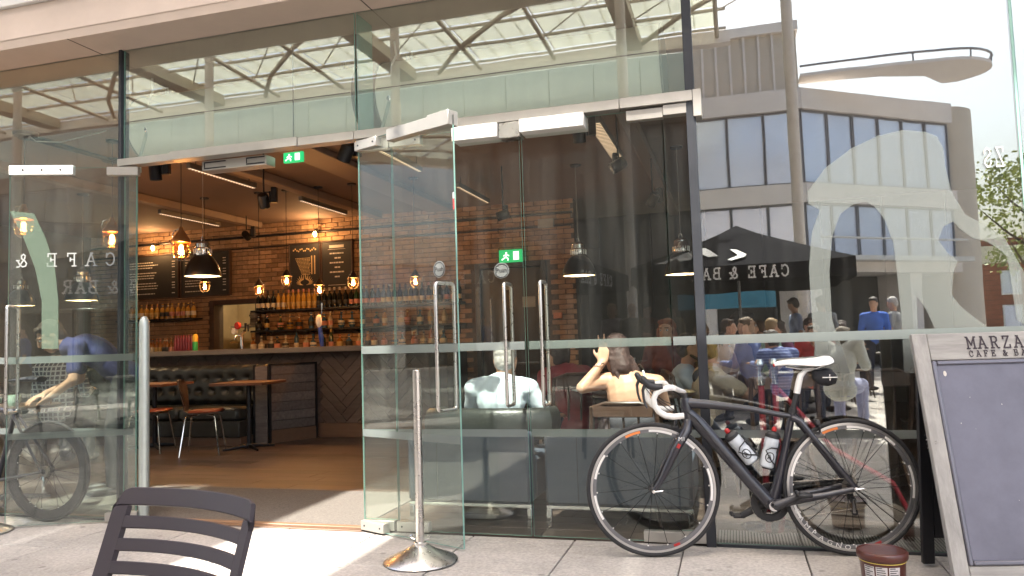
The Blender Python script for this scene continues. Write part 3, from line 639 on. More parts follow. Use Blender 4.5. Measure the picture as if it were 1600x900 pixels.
for x, y, z, s in ((.735, -.105, .325, -1), (.452, .105, .182, 1)):
    ob('pedal', MB().bbox((x-.04, y-.030, z-.012), (x+.025, y+.030, z+.006), .006).bbox((x-.052, y-.022, z-.004), (x-.035, y+.022, z+.018), .004).tube([(x, y-s*.04, z), (x, y, z)], .007, 8), bk, mats=BPL)
b = MB()
for k, (r, y) in enumerate(((.040, .020), (.035, .025), (.031, .030), (.027, .035), (.023, .040))):
    b.add(*(lambda q: (q.v, q.f))(annulus(.012, r, y, y+.0018, 28)))
ob('cassette', b, bk, (.985, 0, .34), mats=CH_)
def chain(pts):
    b = MB(); P = [Vector(p) for p in pts]
    for a, c in zip(P, P[1:]):
        n_ = max(1, int((c-a).length/.0127)); d = (c-a).normalized()
        for i in range(n_):
            m_ = a+(c-a)*((i+.5)/n_); b.tube([m_-d*.0055, m_+d*.0055], .0034 if i % 2 else .0026, 6, up=(0, 1, 0), sq=.8)
    return b
q = [(.592+.098*math.cos(a), .042, .258+.098*math.sin(a)) for a in [math.pi*1.5-k*math.pi/12 for k in range(13)]]
ob('chain', chain([(.985, .03, .375)]+q[::-1][:13]+[(.99, .034, .222)]), bk, mats=CH_, kind='stuff')
rd = ob('rear_derailleur', MB().tube([(.985, .06, .325), (.998, .062, .29), (1.0, .05, .268)], [.010, .014, .010], 8).tube([(1.0, .036, .268), (1.004, .036, .205)], .008, 8).tube([(.998, .028, .268), (.998, .042, .268)], .016, 14).tube([(1.004, .028, .205), (1.004, .042, .205)], .016, 14), bk, mats=BPL)
ob('jockey_plate', MB().bbox((.992, .026, .20), (1.010, .029, .27), .002), rd, mats=CHROME)

# ---- second bicycle wedged behind the folded left leaf
b2 = thing('road_bicycle', 'dark bicycle with deep rim wheel standing behind the folded left door leaf', 'bicycle', (-4.52, -.115, 0), R(180+2.5))
wheel(b2, .0, 'rapide', 20, True, .4, DARKRIM, .055, False, WPL)
wheel(b2, 1.0, '', 16, False, .4, DARKRIM, .055, False, WPL)
fb = MB(); fb.tube([(.80, 0, .80), (.28, 0, .74)], .018, 12).tube([(.81, 0, .73), (.42, 0, .27)], .024, 12).tube([(.42, 0, .27), (.27, 0, .76)], .017, 12).tube([(.805, 0, .83), (.83, 0, .68)], .021, 12)
ob('frame', fb, b2, mats=CARB)
for s in (-1, 1):
    ob('seat_stay', MB().tube([(.28, s*.02, .72), (.0, s*.055, .34)], [.010, .008], 8), b2, mats=CARB); ob('chain_stay', MB().tube([(.42, s*.03, .27), (0, s*.055, .34)], [.013, .009], 8), b2, mats=CARB)
    ob('fork_blade', MB().tube([(.83, s*.03, .68), (.93, s*.045, .47), (1.0, s*.045, .34)], [.016, .012, .009], 8), b2, mats=CARB)
    ob('bar_drop', MB().tube([(.86, s*.12, .88), (.92, s*.2, .88), (.96, s*.2, .85), (.94, s*.2, .78), (.85, s*.2, .75)], .014, 8), b2, mats=BPL)
ob('saddle', MB().tube([(.06, 0, .96), (.14, 0, .965), (.33, 0, .955)], [.045, .05, .016], 12, sq=.45, up=(0, 1, 0)), b2, mats=BPL)
ob('cassette', annulus(.012, .038, .02, .04, 28), b2, (0, 0, .34), mats=CH_)
ob('rear_derailleur', MB().tube([(.0, .05, .31), (-.012, .05, .27), (-.01, .05, .20)], [.012, .012, .009], 8), b2, mats=CHROME)

# ---- slatted café chair in the foreground
CHP = mat('aubergine_plastic', (.042, .034, .042), .5, 0, .06, 8, .0003, 200)
fcx, fcy = -1.215, -2.84
ch = thing('slatted_chair', 'dark plastic slatted cafe chair in the foreground', 'chair', (fcx-.01, fcy-.27, 0), -R(13)+math.pi)
def back_pt(a, h):
    """a -1..1 across, h height above seat line; chair faces local +y, its back stands at y<0"""
    wd = .222-.0*h; lean = math.tan(R(19))
    y = -.20-(h)*lean + .045*(1-a*a)*-1+.045
    return Vector((a*wd, y, .47+h))
def bent_strip(a0, a1, h0, h1, th=.013, n=14, corner=0):
    b = MB(); vs = []; fs = []
    for i in range(n+1):
        a = a0+(a1-a0)*i/n
        hh1 = h1
        if corner:
            e = max(0, (abs(a)-(1-corner))/corner); hh1 = h1-.055*(1-math.sqrt(max(0, 1-e*e)))
        P = [back_pt(a, h0), back_pt(a, hh1)]; nn = Vector((0, 1, .34)).normalized()*th
        c = .0022
        up = (P[1]-P[0]).normalized()*c
        vs += [P[0]+up, P[0]+nn*.2, P[0]+nn*.8, P[0]+nn+up, P[1]+nn-up, P[1]+nn*.8, P[1]+nn*.2, P[1]-up]
    for i in range(n):
        for k in range(8): k2 = (k+1) % 8; fs.append((8*i+k, 8*i+k2, 8*i+8+k2, 8*i+8+k))
    fs += [tuple(range(8))[::-1], tuple(8*n+k for k in range(8))]
    return b.add(vs, fs)
ob('top_rail', bent_strip(-1, 1, .300, .338, n=30, corner=.12), ch, mats=CHP)
hs = [(.2985-.0225-.026*0-(i)*.0475-.0, ) for i in range(6)]
for i in range(6):
    h1 = .2985-.020-i*.0465; ob('slat', bent_strip(-.845, .845, h1-.0265, h1), ch, mats=CHP)
for s in (-1, 1):
    ob('stile', bent_strip(s*.848, s*1.0, .0, .2995, n=3), ch, mats=CHP)
b = MB()
ob('seat', MB().bbox((-.22, -.21, .435), (.22, .22, .458), .010), ch, mats=CHP)
for i in range(7): ob('seat_slat', MB().bbox((-.20, -.18+i*.055, .4585), (.20, -.142+i*.055, .466), .003), ch, mats=CHP)
for sx in (-1, 1):
    for sy in (-1, 1): ob('leg', MB().tube([(sx*.20, sy*.19, .45), (sx*.225, sy*.235, 0.002)], [.019, .014], 12), ch, mats=CHP)

# ---- A-board
ab = thing('chalk_a_board', 'weathered wooden A-board with house name above an empty chalkboard, right of the bicycle', 'sign', (.835, -.66, 0), R(13))
LN = Matrix.Rotation(-R(13.2), 4, 'X')
AW = .90; GB = mat('silvered_timber', (.30, .29, .275), .7, 0, .28, 4, .0015, 26, (8, 8, .8)); GBH = mat('silvered_timber_rail', (.30, .29, .275), .7, 0, .28, 4, .0015, 26, (.8, 8, 8))
SLATE = mat('violet_slate_board', (.118, .118, .158), .38, 0, .08, 2.0)
H = 1.125
stains(SLATE, 1.7, .74, False)
ob('stile', MB().bbox((0, 0, .0), (.066, .03, H), .003, M=LN), ab, mats=GB); ob('stile', MB().bbox((AW-.066, 0, .0), (AW, .03, H), .003, M=LN), ab, mats=GB)
ob('top_rail', MB().bbox((.0675, .001, H-.125), (AW-.0675, .029, H-.001), .003, M=LN), ab, mats=GBH)
ob('bottom_rail', MB().bbox((.0675, .001, .05), (AW-.0675, .029, .125), .003, M=LN), ab, mats=GBH)
for nm, a_, b_ in (('bezel', (.068, -.004, .127), (.088, .024, H-.127)), ('bezel', (AW-.088, -.004, .127), (AW-.068, .024, H-.127)), ('bezel', (.089, -.004, .127), (AW-.089, .024, .147)), ('bezel', (.089, -.004, H-.147), (AW-.089, .024, H-.127))):
    ob(nm, MB().bbox(a_, b_, .005, M=LN), ab, mats=mat('grey_bezel', (.13, .13, .16), .3, .2))
ob('chalkboard_panel', MB().box((.0885, .006, .1475), (AW-.0885, .020, H-.1475), M=LN), ab, mats=SLATE)
ob('shadow_gap', MB().box((.0672, .0215, .126), (AW-.0672, .027, H-.1265), M=LN), ab, mats=BLACKM)
for tx, h_, z_, x_, g_, w_ in (('MARZANO', .052, H-.075, .235, .36, .006), ('CAFE & BAR', .026, H-.112, .238, .62, .0032)):
    lb, lw = letters(tx, h_, w_, g_, .0012)
    lb.v = [tuple(LN @ Vector((v[0]*.92+x_, v[1]-.0004, v[2]+z_))) for v in lb.v]
    ob('lettering', lb, ab, mats=mat('burnt_lettering', (.045, .035, .045), .9))
for k in range(14):
    x = rnd.uniform(.11, AW-.12); z = rnd.uniform(.2, H-.2); r_ = rnd.uniform(.0008, .0028)
    if k == 0: x, z, r_ = .118, H-.185, .008
    ob('chalk_fleck', MB().ell((x, .0055, z), (r_, .0006, r_*1.6), M=LN, seg=7, rings=4), ab, mats=CHALK)
# rear frame
b = MB(); RL = Matrix.Translation((0, .262, 0)) @ Matrix.Rotation(R(1.5), 4, 'X')
ob('rear_leg', MB().bbox((.065, .20, 0), (.12, .225, 1.07), .003), ab, loc=(0, .235, 0), rot=(R(4), 0, 0), mats=BLACKM)
ob('rear_leg', MB().bbox((AW-.035, .20, 0), (AW, .225, 1.07), .003), ab, loc=(0, .235, 0), rot=(R(4), 0, 0), mats=BLACKM)
ob('rear_panel', MB().bbox((.121, .205, .12), (AW-.036, .220, 1.05), .003), ab, loc=(0, .235, 0), rot=(R(4), 0, 0), mats=BLACKM)
cb = MB()
for k in range(13):
    u = k/12; x = .02+.07*u; y = .14+.24*u; z = .62-.07*math.sin(math.pi*u)
    cb.tube([(x+.006*math.cos(q)*(k % 2), y+.010*math.sin(q), z+.006*math.cos(q)*((k+1) % 2)) for q in [j*math.pi/4 for j in range(8)]], .0016, 5, closed=True)
ob('chain', cb, ab, mats=CHROME)

# ---- brown tub
tb = thing('plastic_tub', 'brown lidded plastic tub with printed label and yellow rim line', 'tub', (.575, -.545, 0), R(8))
BRN = mat('brown_plastic', (.075, .018, .012), .3, 0, .06, 6, coat=.3)
tb.scale = (1, 1, .84)
ob('tub_body', MB().lathe([(0, .0), (.080, .0), (.086, .006), (.094, .150), (.096, .152)], 48), tb, mats=BRN)
ob('lid', MB().lathe([(.097, .148), (.102, .150), (.1045, .156), (.1045, .182), (.101, .188), (.095, .190), (.092, .184), (0, .182)], 48), tb, mats=BRN)
ob('yellow_line', MB().lathe([(.0945, .138), (.0958, .1385), (.096, .1415), (.0949, .142)], 48), tb, mats=mat('yellow_print', (.75, .58, .12), .5))
for k, (a0, a1) in enumerate(((-2.75, -2.25), (-2.18, -1.68), (-1.61, -1.1))):
    b = MB(); vs = []; fs = []
    for i in range(7):
        a = a0+(a1-a0)*i/6
        for z in (.02, .125): rr = .0862+(z-.006)*.0556+.0009; vs.append((rr*math.cos(a), rr*math.sin(a), z))
    for i in range(6): fs.append((2*i, 2*i+2, 2*i+3, 2*i+1))
    lab = ob('label', b.add(vs, fs), tb, mats=mat('label_paper', (.55, .52, .52), .6, 0, .25, 60))
    b = MB()
    for j in range(9):
        z = .03+j*.011; e0 = a0+.04; e1 = a1-.04-rnd.random()*.18; vs = []; fs = []; rr = .0862+(z-.006)*.0556+.0014
        for i in range(6):
            a = e0+(e1-e0)*i/5; vs += [(rr*math.cos(a), rr*math.sin(a), z), (rr*math.cos(a), rr*math.sin(a), z+.004)]
        for i in range(5): fs.append((2*i, 2*i+2, 2*i+3, 2*i+1))
        b.add(vs, fs)
    ob('small_print', b, lab, mats=BLACKM)

# ================================================================== INTERIOR
WARM = (1, .56, .24)
def lamp_light(parent, z, e, r=.03, col=WARM, name='bulb_light'):
    l = bpy.data.lights.new(name, 'POINT'); l.energy = e; l.color = col; l.shadow_soft_size = r
    o = bpy.data.objects.new(name, l); COL.objects.link(o); o.parent = parent; o.location = (0, 0, z); l.energy = e*.72; return o
CZ = 3.20
def cage_lamp(label, x, y, z, e=14, sc=1., capm=COPPER):
    """z is the centre of the glass jar"""
    t = thing('cage_lamp', label, 'lamp', (x, y, z), rnd.random()*3, 'amber caged pendant lamps')
    r = .078*sc
    me = shared(('cl1', sc), lambda: MB().lathe([(r*.96, .05*sc), (r*1.04, .052*sc), (r*1.04, .07*sc), (r*.9, .085*sc), (r*.28, .165*sc), (r*.22, .19*sc), (0, .19*sc)], 22).mesh('lamp_cap', COPPER))
    if capm is not COPPER: me = shared(('cl1b', sc), lambda: MB().lathe([(r*.96, .05*sc), (r*1.15, .052*sc), (r*1.15, .06*sc), (r*.9, .08*sc), (r*.22, .165*sc), (0, .17*sc)], 22).mesh('lamp_cap', capm))
    ob('lamp_cap', me, t)
    ob('lamp_jar', shared(('cl2', sc), lambda: MB().lathe([(r*.86, .05*sc), (r*.88, -.03*sc), (r*.78, -.065*sc), (r*.5, -.088*sc), (0, -.098*sc)], 20).mesh('lamp_jar', AMBER)), t)
    def cg():
        b = MB()
        for k in range(6):
            a = k*math.pi/3; c_, s_ = math.cos(a), math.sin(a)
            b.tube([(r*c_*1.02, r*s_*1.02, .05*sc), (r*c_*1.05, r*s_*1.05, -.04*sc), (r*c_*.85, r*s_*.85, -.085*sc), (r*c_*.4, r*s_*.4, -.108*sc), (0, 0, -.112*sc)], .0022, 5)
        for zz, rr in ((.03, 1.04), (-.025, 1.05), (-.07, .95)): b.tube([(r*rr*math.cos(k*.35), r*rr*math.sin(k*.35), zz*sc) for k in range(18)], .002, 5, closed=True)
        return b.mesh('wire_cage', CHROME if sc > .95 else BLACKM)
    ob('wire_cage', shared(('cl3', sc), cg), t)
    ob('bulb', shared(('cl4', sc), lambda: MB().ell((0, 0, .0), (.020*sc, .020*sc, .034*sc)).ell((0, 0, -.045*sc), (.010*sc, .010*sc, .012*sc)).mesh('bulb', BULB)), t)
    ob('cord', MB().tube([(0, 0, .17*sc), (0, 0, CZ-z-.02)], .0035, 6), t, mats=BLACKM)
    ob('ceiling_rose', MB().lathe([(0, 0), (.055, 0), (.06, .012), (.06, .018), (0, .018)], 18), t, loc=(0, 0, CZ-z-.02), mats=BLACKM)
    if sc > .95: ob('cap_handle', MB().tube([(-r*.9, 0, .075), (-r*1.15, 0, .11), (-r*.95, 0, .17), (-r*.3, 0, .185)], .006, 8), t, mats=CHROME)
    lamp_light(t, -.01, e)
    return t
cage_lamp('largest amber cage lamp with copper cone, hanging in the open doorway', *at(283, 388, 1.7), 11, 1.05)
DK = mat('dark_lamp_cap', (.05, .035, .03), .4, .5)
for (px, py), lb in zip(((320, 446), (405, 452), (448, 437), (499, 451), (552, 440), (649, 438)),
        ('small cage lamp directly below the black dome lamp in the doorway', 'small cage lamp over the bar, leftmost in front of the wine bottles', 'small cage lamp over the bar just left of the left menu board', 'small cage lamp over the bar below the laurel illustration', 'small cage lamp over the bar beside the open right door leaf', 'small cage lamp seen through the open right door leaf')):
    cage_lamp(lb, *at(px, py, 4.45), 13, .80, DK)
cage_lamp('amber cage lamp seen through the left door leaf near its hinge side', *at(175, 372, 1.7), 9, 1.05)
cage_lamp('amber cage lamp glowing behind the pale vinyl sweep at the far left', *at(37, 352, 1.3), 14, 1.05)
def dome_lamp(label, x, y, z, d=.36, chrome=True, e=6):
    """z is the rim"""
    t = thing('dome_lamp', label, 'lamp', (x, y, z), 0, 'black dome pendant lamps')
    r = d/2
    ob('dome_shade', MB().lathe([(r, 0), (r, .012), (r*.97, .05), (r*.84, .13), (r*.62, .20), (r*.42, .235), (r*.40, .235), (r*.60, .195), (r*.82, .125), (r*.95, .05), (r*.975, 0)], 36), t, mats=mat('black_enamel', (.012, .012, .014), .3, 0, .1, 5, coat=.3))
    ob('white_inner', MB().lathe([(r*.955, .006), (r*.94, .05), (r*.81, .122), (r*.58, .19), (0, .21)], 36), t, mats=mat('white_enamel', (.8, .76, .68), .4))
    ob('ballast_housing', MB().lathe([(r*.42, .236), (r*.46, .25), (r*.46, .31), (r*.40, .325), (r*.40, .37), (r*.2, .40), (0, .40)], 28), t, mats=CHROME)
    b = MB()
    for k in range(20): a = k*math.pi/10; b.tube([(r*.47*math.cos(a), r*.47*math.sin(a), .252), (r*.47*math.cos(a), r*.47*math.sin(a), .308)], .004, 5)
    ob('cooling_fin', b, t, mats=STEEL)
    ob('hook', MB().tube([(-.02, 0, .40), (-.012, 0, .44), (0, 0, .46), (.012, 0, .44), (.02, 0, .40)], .006, 6), t, mats=CHROME)
    ob('cord', MB().tube([(0, 0, .45), (0, 0, CZ-z-.02)], .004, 6), t, mats=mat('cord_grey', (.3, .27, .24), .6)); ob('ceiling_rose', MB().lathe([(0, 0), (.06, 0), (.07, .015), (.07, .019), (0, .019)], 20), t, loc=(0, 0, CZ-z-.02), mats=BLACKM)
    ob('bulb', MB().ell((0, 0, .11), (.035, .035, .05)), t, mats=mat('warm_bulb', (1, .8, .5), .5, 0, 0, emit=8, ecol=(1, .72, .40)))
    lamp_light(t, .06, e, .05, (1, .72, .42)); return t
dome_lamp('black dome lamp with chrome housing behind the copper cage lamp', *at(317, 432, 3.0), .40)
dome_lamp('black dome lamp in front of the brick wall corner, seen through the shut doors', *at(905, 431, 4.6), .40)
dome_lamp('black dome lamp beside the black mullion, seen through the shut doors', *at(1066, 429, 4.2), .38)
dome_lamp('low black dome lamp seen through the left door leaf over the bent waiter', *at(128, 470, 3.6), .40)
dome_lamp('high black dome lamp seen through the left window at the picture edge', *at(32, 478, 4.6), .40, e=5)
for (px, py), lb in (((240, 388), 'bare bulb batten glowing on the brick wall above the left menu boards'), ((493, 366), 'bare bulb batten glowing above the right menu boards')):
    p = at(px, py, 6.52); t = thing('wall_bulb', lb, 'lamp', (p.x, 6.6, p.z), 0, 'bare wall bulbs')
    ob('bulb', MB().ell((0, -.10, 0), (.026, .026, .045)), t, mats=BULB); ob('lamp_holder', MB().tube([(0, .06, .075), (0, -.10, .075), (0, -.10, .04)], .014, 8), t, mats=BLACKM)
    l = lamp_light(t, 0, 12); l.location = (0, -.13, 0)

# ---- duct above the doors
for i, (xa, xb, lab) in enumerate(((-4.36, -2.46, 'left length of round green-grey duct behind the upper glass'), (-2.28, -.36, 'right length of round green-grey duct behind the upper glass'))):
    t = thing('round_duct', lab, 'duct', ((xa+xb)/2, .66, 2.872), 0, 'round duct lengths above the doors'); h_ = (xb-xa)/2; r = .262
    ob('casing', MB().tube([(-h_, 0, 0), (h_, 0, 0)], r, 56, up=(0, 0, 1)), t, mats=DUCT)
    for s in (-1, 1): ob('end_flange', MB().tube([(s*h_, 0, 0), (s*(h_+.012), 0, 0)], r+.006, 56), t, mats=mat('duct_flange', (.22, .24, .21), .4, .4))
    ob('seam', MB().box((-h_+.01, -r-.003, -.002), (h_-.01, -r+.004, .003)), t, mats=BLACKM)
    for s in (-.82, .82):
        ob('hanger_rod', MB().tube([(s*h_, -.02, r-.01), (s*h_, -.02, .326)], .006, 6), t, mats=WHITEP)
        ob('hanger_rod', MB().tube([(s*h_-.06, .03, r-.01), (s*h_-.06, .03, .326)], .006, 6), t, mats=WHITEP)
for px0, lab in ((226, 'white flexible hose with valve at the left end of the duct'), (606, 'white flexible hose with valve between the two duct lengths')):
    p = at(px0, 160, .4); t = thing('valve_hose', lab, 'pipe', (p.x, .42, 0), 0, 'valve hoses beside the duct')
    ob('valve', MB().tube([(0, 0, 2.78), (0, 0, 2.80), (0, 0, 2.84), (0, 0, 2.88), (0, 0, 2.93)], [.010, .02, .014, .02, .010], 12), t, mats=CHROME)
    ob('hose', MB().tube([(0, 0, 2.93), (.02, 0, 3.02), (.06, 0, 3.10), (.05, 0, 3.195)], .008, 8), t, mats=WHITEP)
    ob('hose', MB().tube([(0, 0, 2.78), (-.03, 0, 2.68), (-.07, 0, 2.56), (-.06, 0, 2.48)], .012, 8), t, mats=mat('green_hose', (.45, .52, .45), .5))
# ---- ceiling services
def strip_light(lab, x, y0, y1, z=3.05, wd=.055, on=.35):
    t = thing('strip_light', lab, 'light', (x, (y0+y1)/2, z), 0, 'slim ceiling strip lights'); h_ = (y1-y0)/2
    ob('trough', MB().bbox((-wd/2, -h_, 0), (wd/2, h_, .06), .004), t, mats=mat('trough_grey', (.16, .14, .12), .5, .2))
    ob('diffuser', MB().box((-wd/2+.012, -h_+.02, -.004), (wd/2-.012, h_-.02, -.001)), t, mats=mat('warm_diffuser', (.9, .7, .5), .5, 0, 0, emit=on, ecol=(1, .70, .45)))
    b = MB(); n = int(h_*2/.05)
    for k in range(n): b.box((-wd/2+.010, -h_+.03+k*.05, -.012), (wd/2-.010, -h_+.036+k*.05, -.0045))
    ob('louvre', b, t, mats=mat('louvre_grey', (.30, .25, .2), .4, .3), kind='stuff')
    for s in (-.8, .8): ob('hanger', MB().tube([(0, s*h_, .06), (0, s*h_, CZ-z)], .004, 5), t, mats=BLACKM)
    return t
for lab, (a, b_), Z in (('strip light on the ceiling just inside the doorway, left of the spotlight', ((290, 263), (402, 294)), 3.05), ('strip light over the banquette, behind the copper cage lamp', ((245, 334), (346, 353)), 3.05), ('strip light over the bar, right of the spotlight', ((463, 314), (546, 335)), 3.05),
        ('strip light seen through the top of the open right door leaf', ((590, 236), (660, 268)), 3.05), ('strip light behind the open door leaf edge label', ((712, 292), (765, 317)), 3.05)):
    def gz(p):
        d = cf + cr*((p[0]-800)/FPX) - cu*((p[1]-450)/FPX); t_ = (Z-CH)/d.z; return Vector((0, -CD, CH))+d*t_
    A_, B_ = gz(a), gz(b_); strip_light(lab, (A_.x+B_.x)/2, A_.y, B_.y)
strip_light('wide louvred strip light over the shut doors', -1.10, 2.3, 3.7, 3.02, .13, .4)
def ceil_beam(lab, x, y0, y1, wd, hgt, z, m):
    t = tag(ob('ceiling_duct', MB().bbox((-wd/2, y0, 0), (wd/2, y1, hgt), .01), loc=(x, 0, z), mats=m), lab, 'duct', 'boxed ducts under the ceiling'); return t
CB = mat('boxed_duct_paint', (.27, .20, .16), .6, 0, .08, 2)
ceil_beam('slim boxed duct running back over the bar from the doorway', -5.25, 1.6, 6.5, .14, .10, 3.095, CB)
ceil_beam('slim boxed duct above the left end of the banquette', -7.40, 1.6, 6.5, .14, .10, 3.095, CB)
ceil_beam('wide boxed duct behind the exit sign over the doorway', -4.20, 1.7, 6.5, .40, .07, 3.125, CB)
ceil_beam('boxed duct right of the wide louvred light', -.85, 1.5, 8.4, .14, .10, 3.095, CB)
def spot(lab, x, y, z, az, tilt=R(35), r=.055, lit=True):
    t = thing('track_spotlight', lab, 'spotlight', (x, y, z), az, 'black ceiling spotlights')
    Mx = Matrix.Rotation(tilt, 4, 'X')
    ob('lamp_head', MB().lathe([(0, .07), (r*.9, .07), (r, .06), (r, -.07), (r*.85, -.075), (r*.8, -.04), (0, -.03)], 22, M=Mx), t, mats=BLACKM)
    ob('lens', MB().lathe([(r*.78, -.045), (0, -.046)], 20, M=Mx), t, mats=mat('warm_lens', (1, .8, .6), .4, 0, 0, emit=2.2, ecol=(1, .62, .34)))
    ob('arm', MB().bbox((r+.002, -.015, -.02), (r+.02, .015, .10), .003).tube([(0, 0, .09), (0, 0, CZ-z)], .009, 8).tube([(0, 0, .09), (r+.012, 0, .09)], .008, 8), t, mats=BLACKM)
    ob('driver_box', MB().bbox((.08, -.03, -.02), (.14, .03, .14), .006), t, mats=BLACKM)
    return t
spot('black spotlight in the middle of the doorway under the ceiling', *at(412, 314, 2.6), .3)
spot('black spotlight above the pale duct-side door corner, by the exit sign', *at(541, 238, 1.0), 1.2)
spot('black spotlight left of the copper cage lamp by the door jamb', *at(243, 270, 1.6), .2, R(10))
spot('black spotlight low on the track right of the door edge label', *at(786, 336, 4.3), 1.6, R(75))
spot('black spotlight at the end of the wide louvred light', *at(905, 209, 1.9), .2, R(20))
spot('black spotlight below the wide louvred light', *at(966, 258, 2.6), 1.9, R(60))
spot('black spotlight near the ceiling over the seating, right side', *at(1020, 312, 4.2), .9, R(40))
spot('black spotlight on the brick wall above the left menu boards', *at(385, 368, 5.9), .2, R(70))
# oval linear lamp seen top left
t = thing('linear_lamp', 'long dark linear lamp with round ends hung behind the top left window', 'lamp', (0, 0, 0))
A_, B_ = at(40, 213, 1.2), at(176, 250, 2.3)
ob('lamp_body', MB().tube([A_, B_], .028, 12), t, mats=BLACKM); ob('round_end', MB().lathe([(0, 0), (.10, 0), (.11, .03), (.06, .05), (0, .05)], 24, c=A_), t, mats=BLACKM); ob('round_end', MB().lathe([(0, -.02), (.10, -.02), (.11, .02), (.1, .05), (0, .05)], 24, c=B_), t, mats=BLACKM)
ob('cable', MB().tube([A_+Vector((-.02, 0, .05)), A_+Vector((.12, 0, -.06)), A_+Vector((.35, .05, -.08)), A_+Vector((.7, .2, .02)), A_+Vector((.9, .3, .16))], .006, 6), t, mats=WHITEP)
for P_ in (A_, B_): ob('hanger_wire', MB().tube([P_+Vector((0, 0, .04)), (P_.x, P_.y, CZ)], .003, 5), t, mats=CHROME)

# ---- bar
bar = thing('bar_counter', 'long bar with grey-brown top and herringbone timber front', 'bar', (0, 4.3, 0))
bx0, bx1 = -9.3, -3.55
ob('carcass', MB().box((bx0, .03, .0), (bx1, .62, 1.055)), bar, mats=DWOOD)
ob('bar_top', MB().bbox((bx0-.05, -.20, 1.062), (bx1+.05, .66, 1.128), .004), bar, mats=COUNTER)
ob('skirting', MB().bbox((bx0, -.012, .0), (bx1, .028, .175), .004), bar, mats=mat('brown_skirting', (.16, .085, .05), .5, 0, .15, 3, 0, None, (1, 8, 8)))
def clip(poly, x0, x1, z0, z1):
    for ax, val, sg_ in ((0, x0, 1), (0, x1, -1), (1, z0, 1), (1, z1, -1)):
        out = []
        for i in range(len(poly)):
            p, q_ = poly[i], poly[(i+1) % len(poly)]; a = (p[ax]-val)*sg_; b = (q_[ax]-val)*sg_
            if a >= 0: out.append(p)
            if a*b < 0: u = a/(a-b); out.append((p[0]+(q_[0]-p[0])*u, p[1]+(q_[1]-p[1])*u))
        poly = out
        if len(poly) < 3: return None
    return poly
XZ = Matrix(((1,0,0,0),(0,0,1,0),(0,1,0,0),(0,0,0,1)))
hl, hw = .44, .11; g_ = .006; cnt = 0; c45 = math.sqrt(.5)
for i in range(-40, 60):
    for j in range(-60, 60):
        # herringbone lattice: each cell holds one lying and one standing plank
        ox = (i*hw + j*hl); oy = (i*hw - j*0)
        for kind in (0, 1):
            if kind == 0: rct = [(i*hw+j*2*hl, i*hw), (i*hw+j*2*hl+hl, i*hw), (i*hw+j*2*hl+hl, i*hw+hw), (i*hw+j*2*hl, i*hw+hw)]
            else: rct = [(i*hw+j*2*hl-hw, i*hw+0), (i*hw+j*2*hl, i*hw+0), (i*hw+j*2*hl, i*hw+hl), (i*hw+j*2*hl-hw, i*hw+hl)]
            cx_ = sum(p[0] for p in rct)/4; cy_ = sum(p[1] for p in rct)/4
            rct = [(cx_+(p[0]-cx_)*(1-g_/abs(p[0]-cx_)/2), cy_+(p[1]-cy_)*(1-g_/abs(p[1]-cy_)/2)) for p in rct]
            pl = [((p[0]-p[1])*c45-5.9, (p[0]+p[1])*c45+.2) for p in rct]
            pl = clip(pl, bx0+.002, bx1-.002, .178, 1.055)
            if pl and cnt < 300:
                ob('plank', MB().prism(pl, .004+rnd.uniform(0, .0015), .029, M=XZ).mesh('plank', HERR, smooth=False), bar); cnt += 1
# booth divider clad in planks
bd = thing('booth_divider', 'plank clad booth end with black steel edging beside the banquette', 'partition', (0, 0, 0))
P0, P1, Pm = Vector((-5.36, 3.69, 0)), Vector((-5.05, 4.26, 0)), Vector((-5.54, 3.66, 0))
ob('core', MB().prism([(P0.x-.02, P0.y+.03), (P1.x-.03, P1.y), (-5.42, 4.27), (Pm.x+.01, Pm.y+.03)], .0, .915), bd, mats=DWOOD)
u_ = (P1-P0); Lb = u_.length; u_.normalize(); n_ = Vector((u_.y, -u_.x, 0)); MA = Matrix((( u_.x, n_.x, 0, P0.x), (u_.y, n_.y, 0, P0.y), (0, 0, 1, 0), (0, 0, 0, 1)))
for k in range(7):
    z0 = .155+k*.109; ob('plank', MB().bbox((.035, .0, z0), (Lb-.03, .016, z0+.105), .0025, M=MA), bd, mats=GWOOD)
ob('skirting', MB().bbox((.03, .0, .0), (Lb-.02, .019, .150), .002, M=MA), bd, mats=mat('brown_skirting', (.16, .085, .05), .5))
for a, b_ in ((0.0, .03), (Lb-.026, Lb)): ob('edge_strip', MB().bbox((a, -.01, 0), (b_, .024, .93), .002, M=MA), bd, mats=BLACKM)
ob('edge_strip', MB().bbox((0, -.012, .918), (Lb, .026, .94), .002, M=MA), bd, mats=BLACKM)
u2 = (P0-Pm); L2 = u2.length; u2.normalize(); n2 = Vector((u2.y, -u2.x, 0)); MB2 = Matrix(((u2.x, n2.x, 0, Pm.x), (u2.y, n2.y, 0, Pm.y), (0, 0, 1, 0), (0, 0, 0, 1)))
ob('end_panel', MB().bbox((.026, 0, .0), (L2-.006, .014, .91), .002, M=MB2), bd, mats=GWOOD); ob('edge_strip', MB().bbox((0, -.01, 0), (.025, .02, .93), .002, M=MB2), bd, mats=BLACKM)
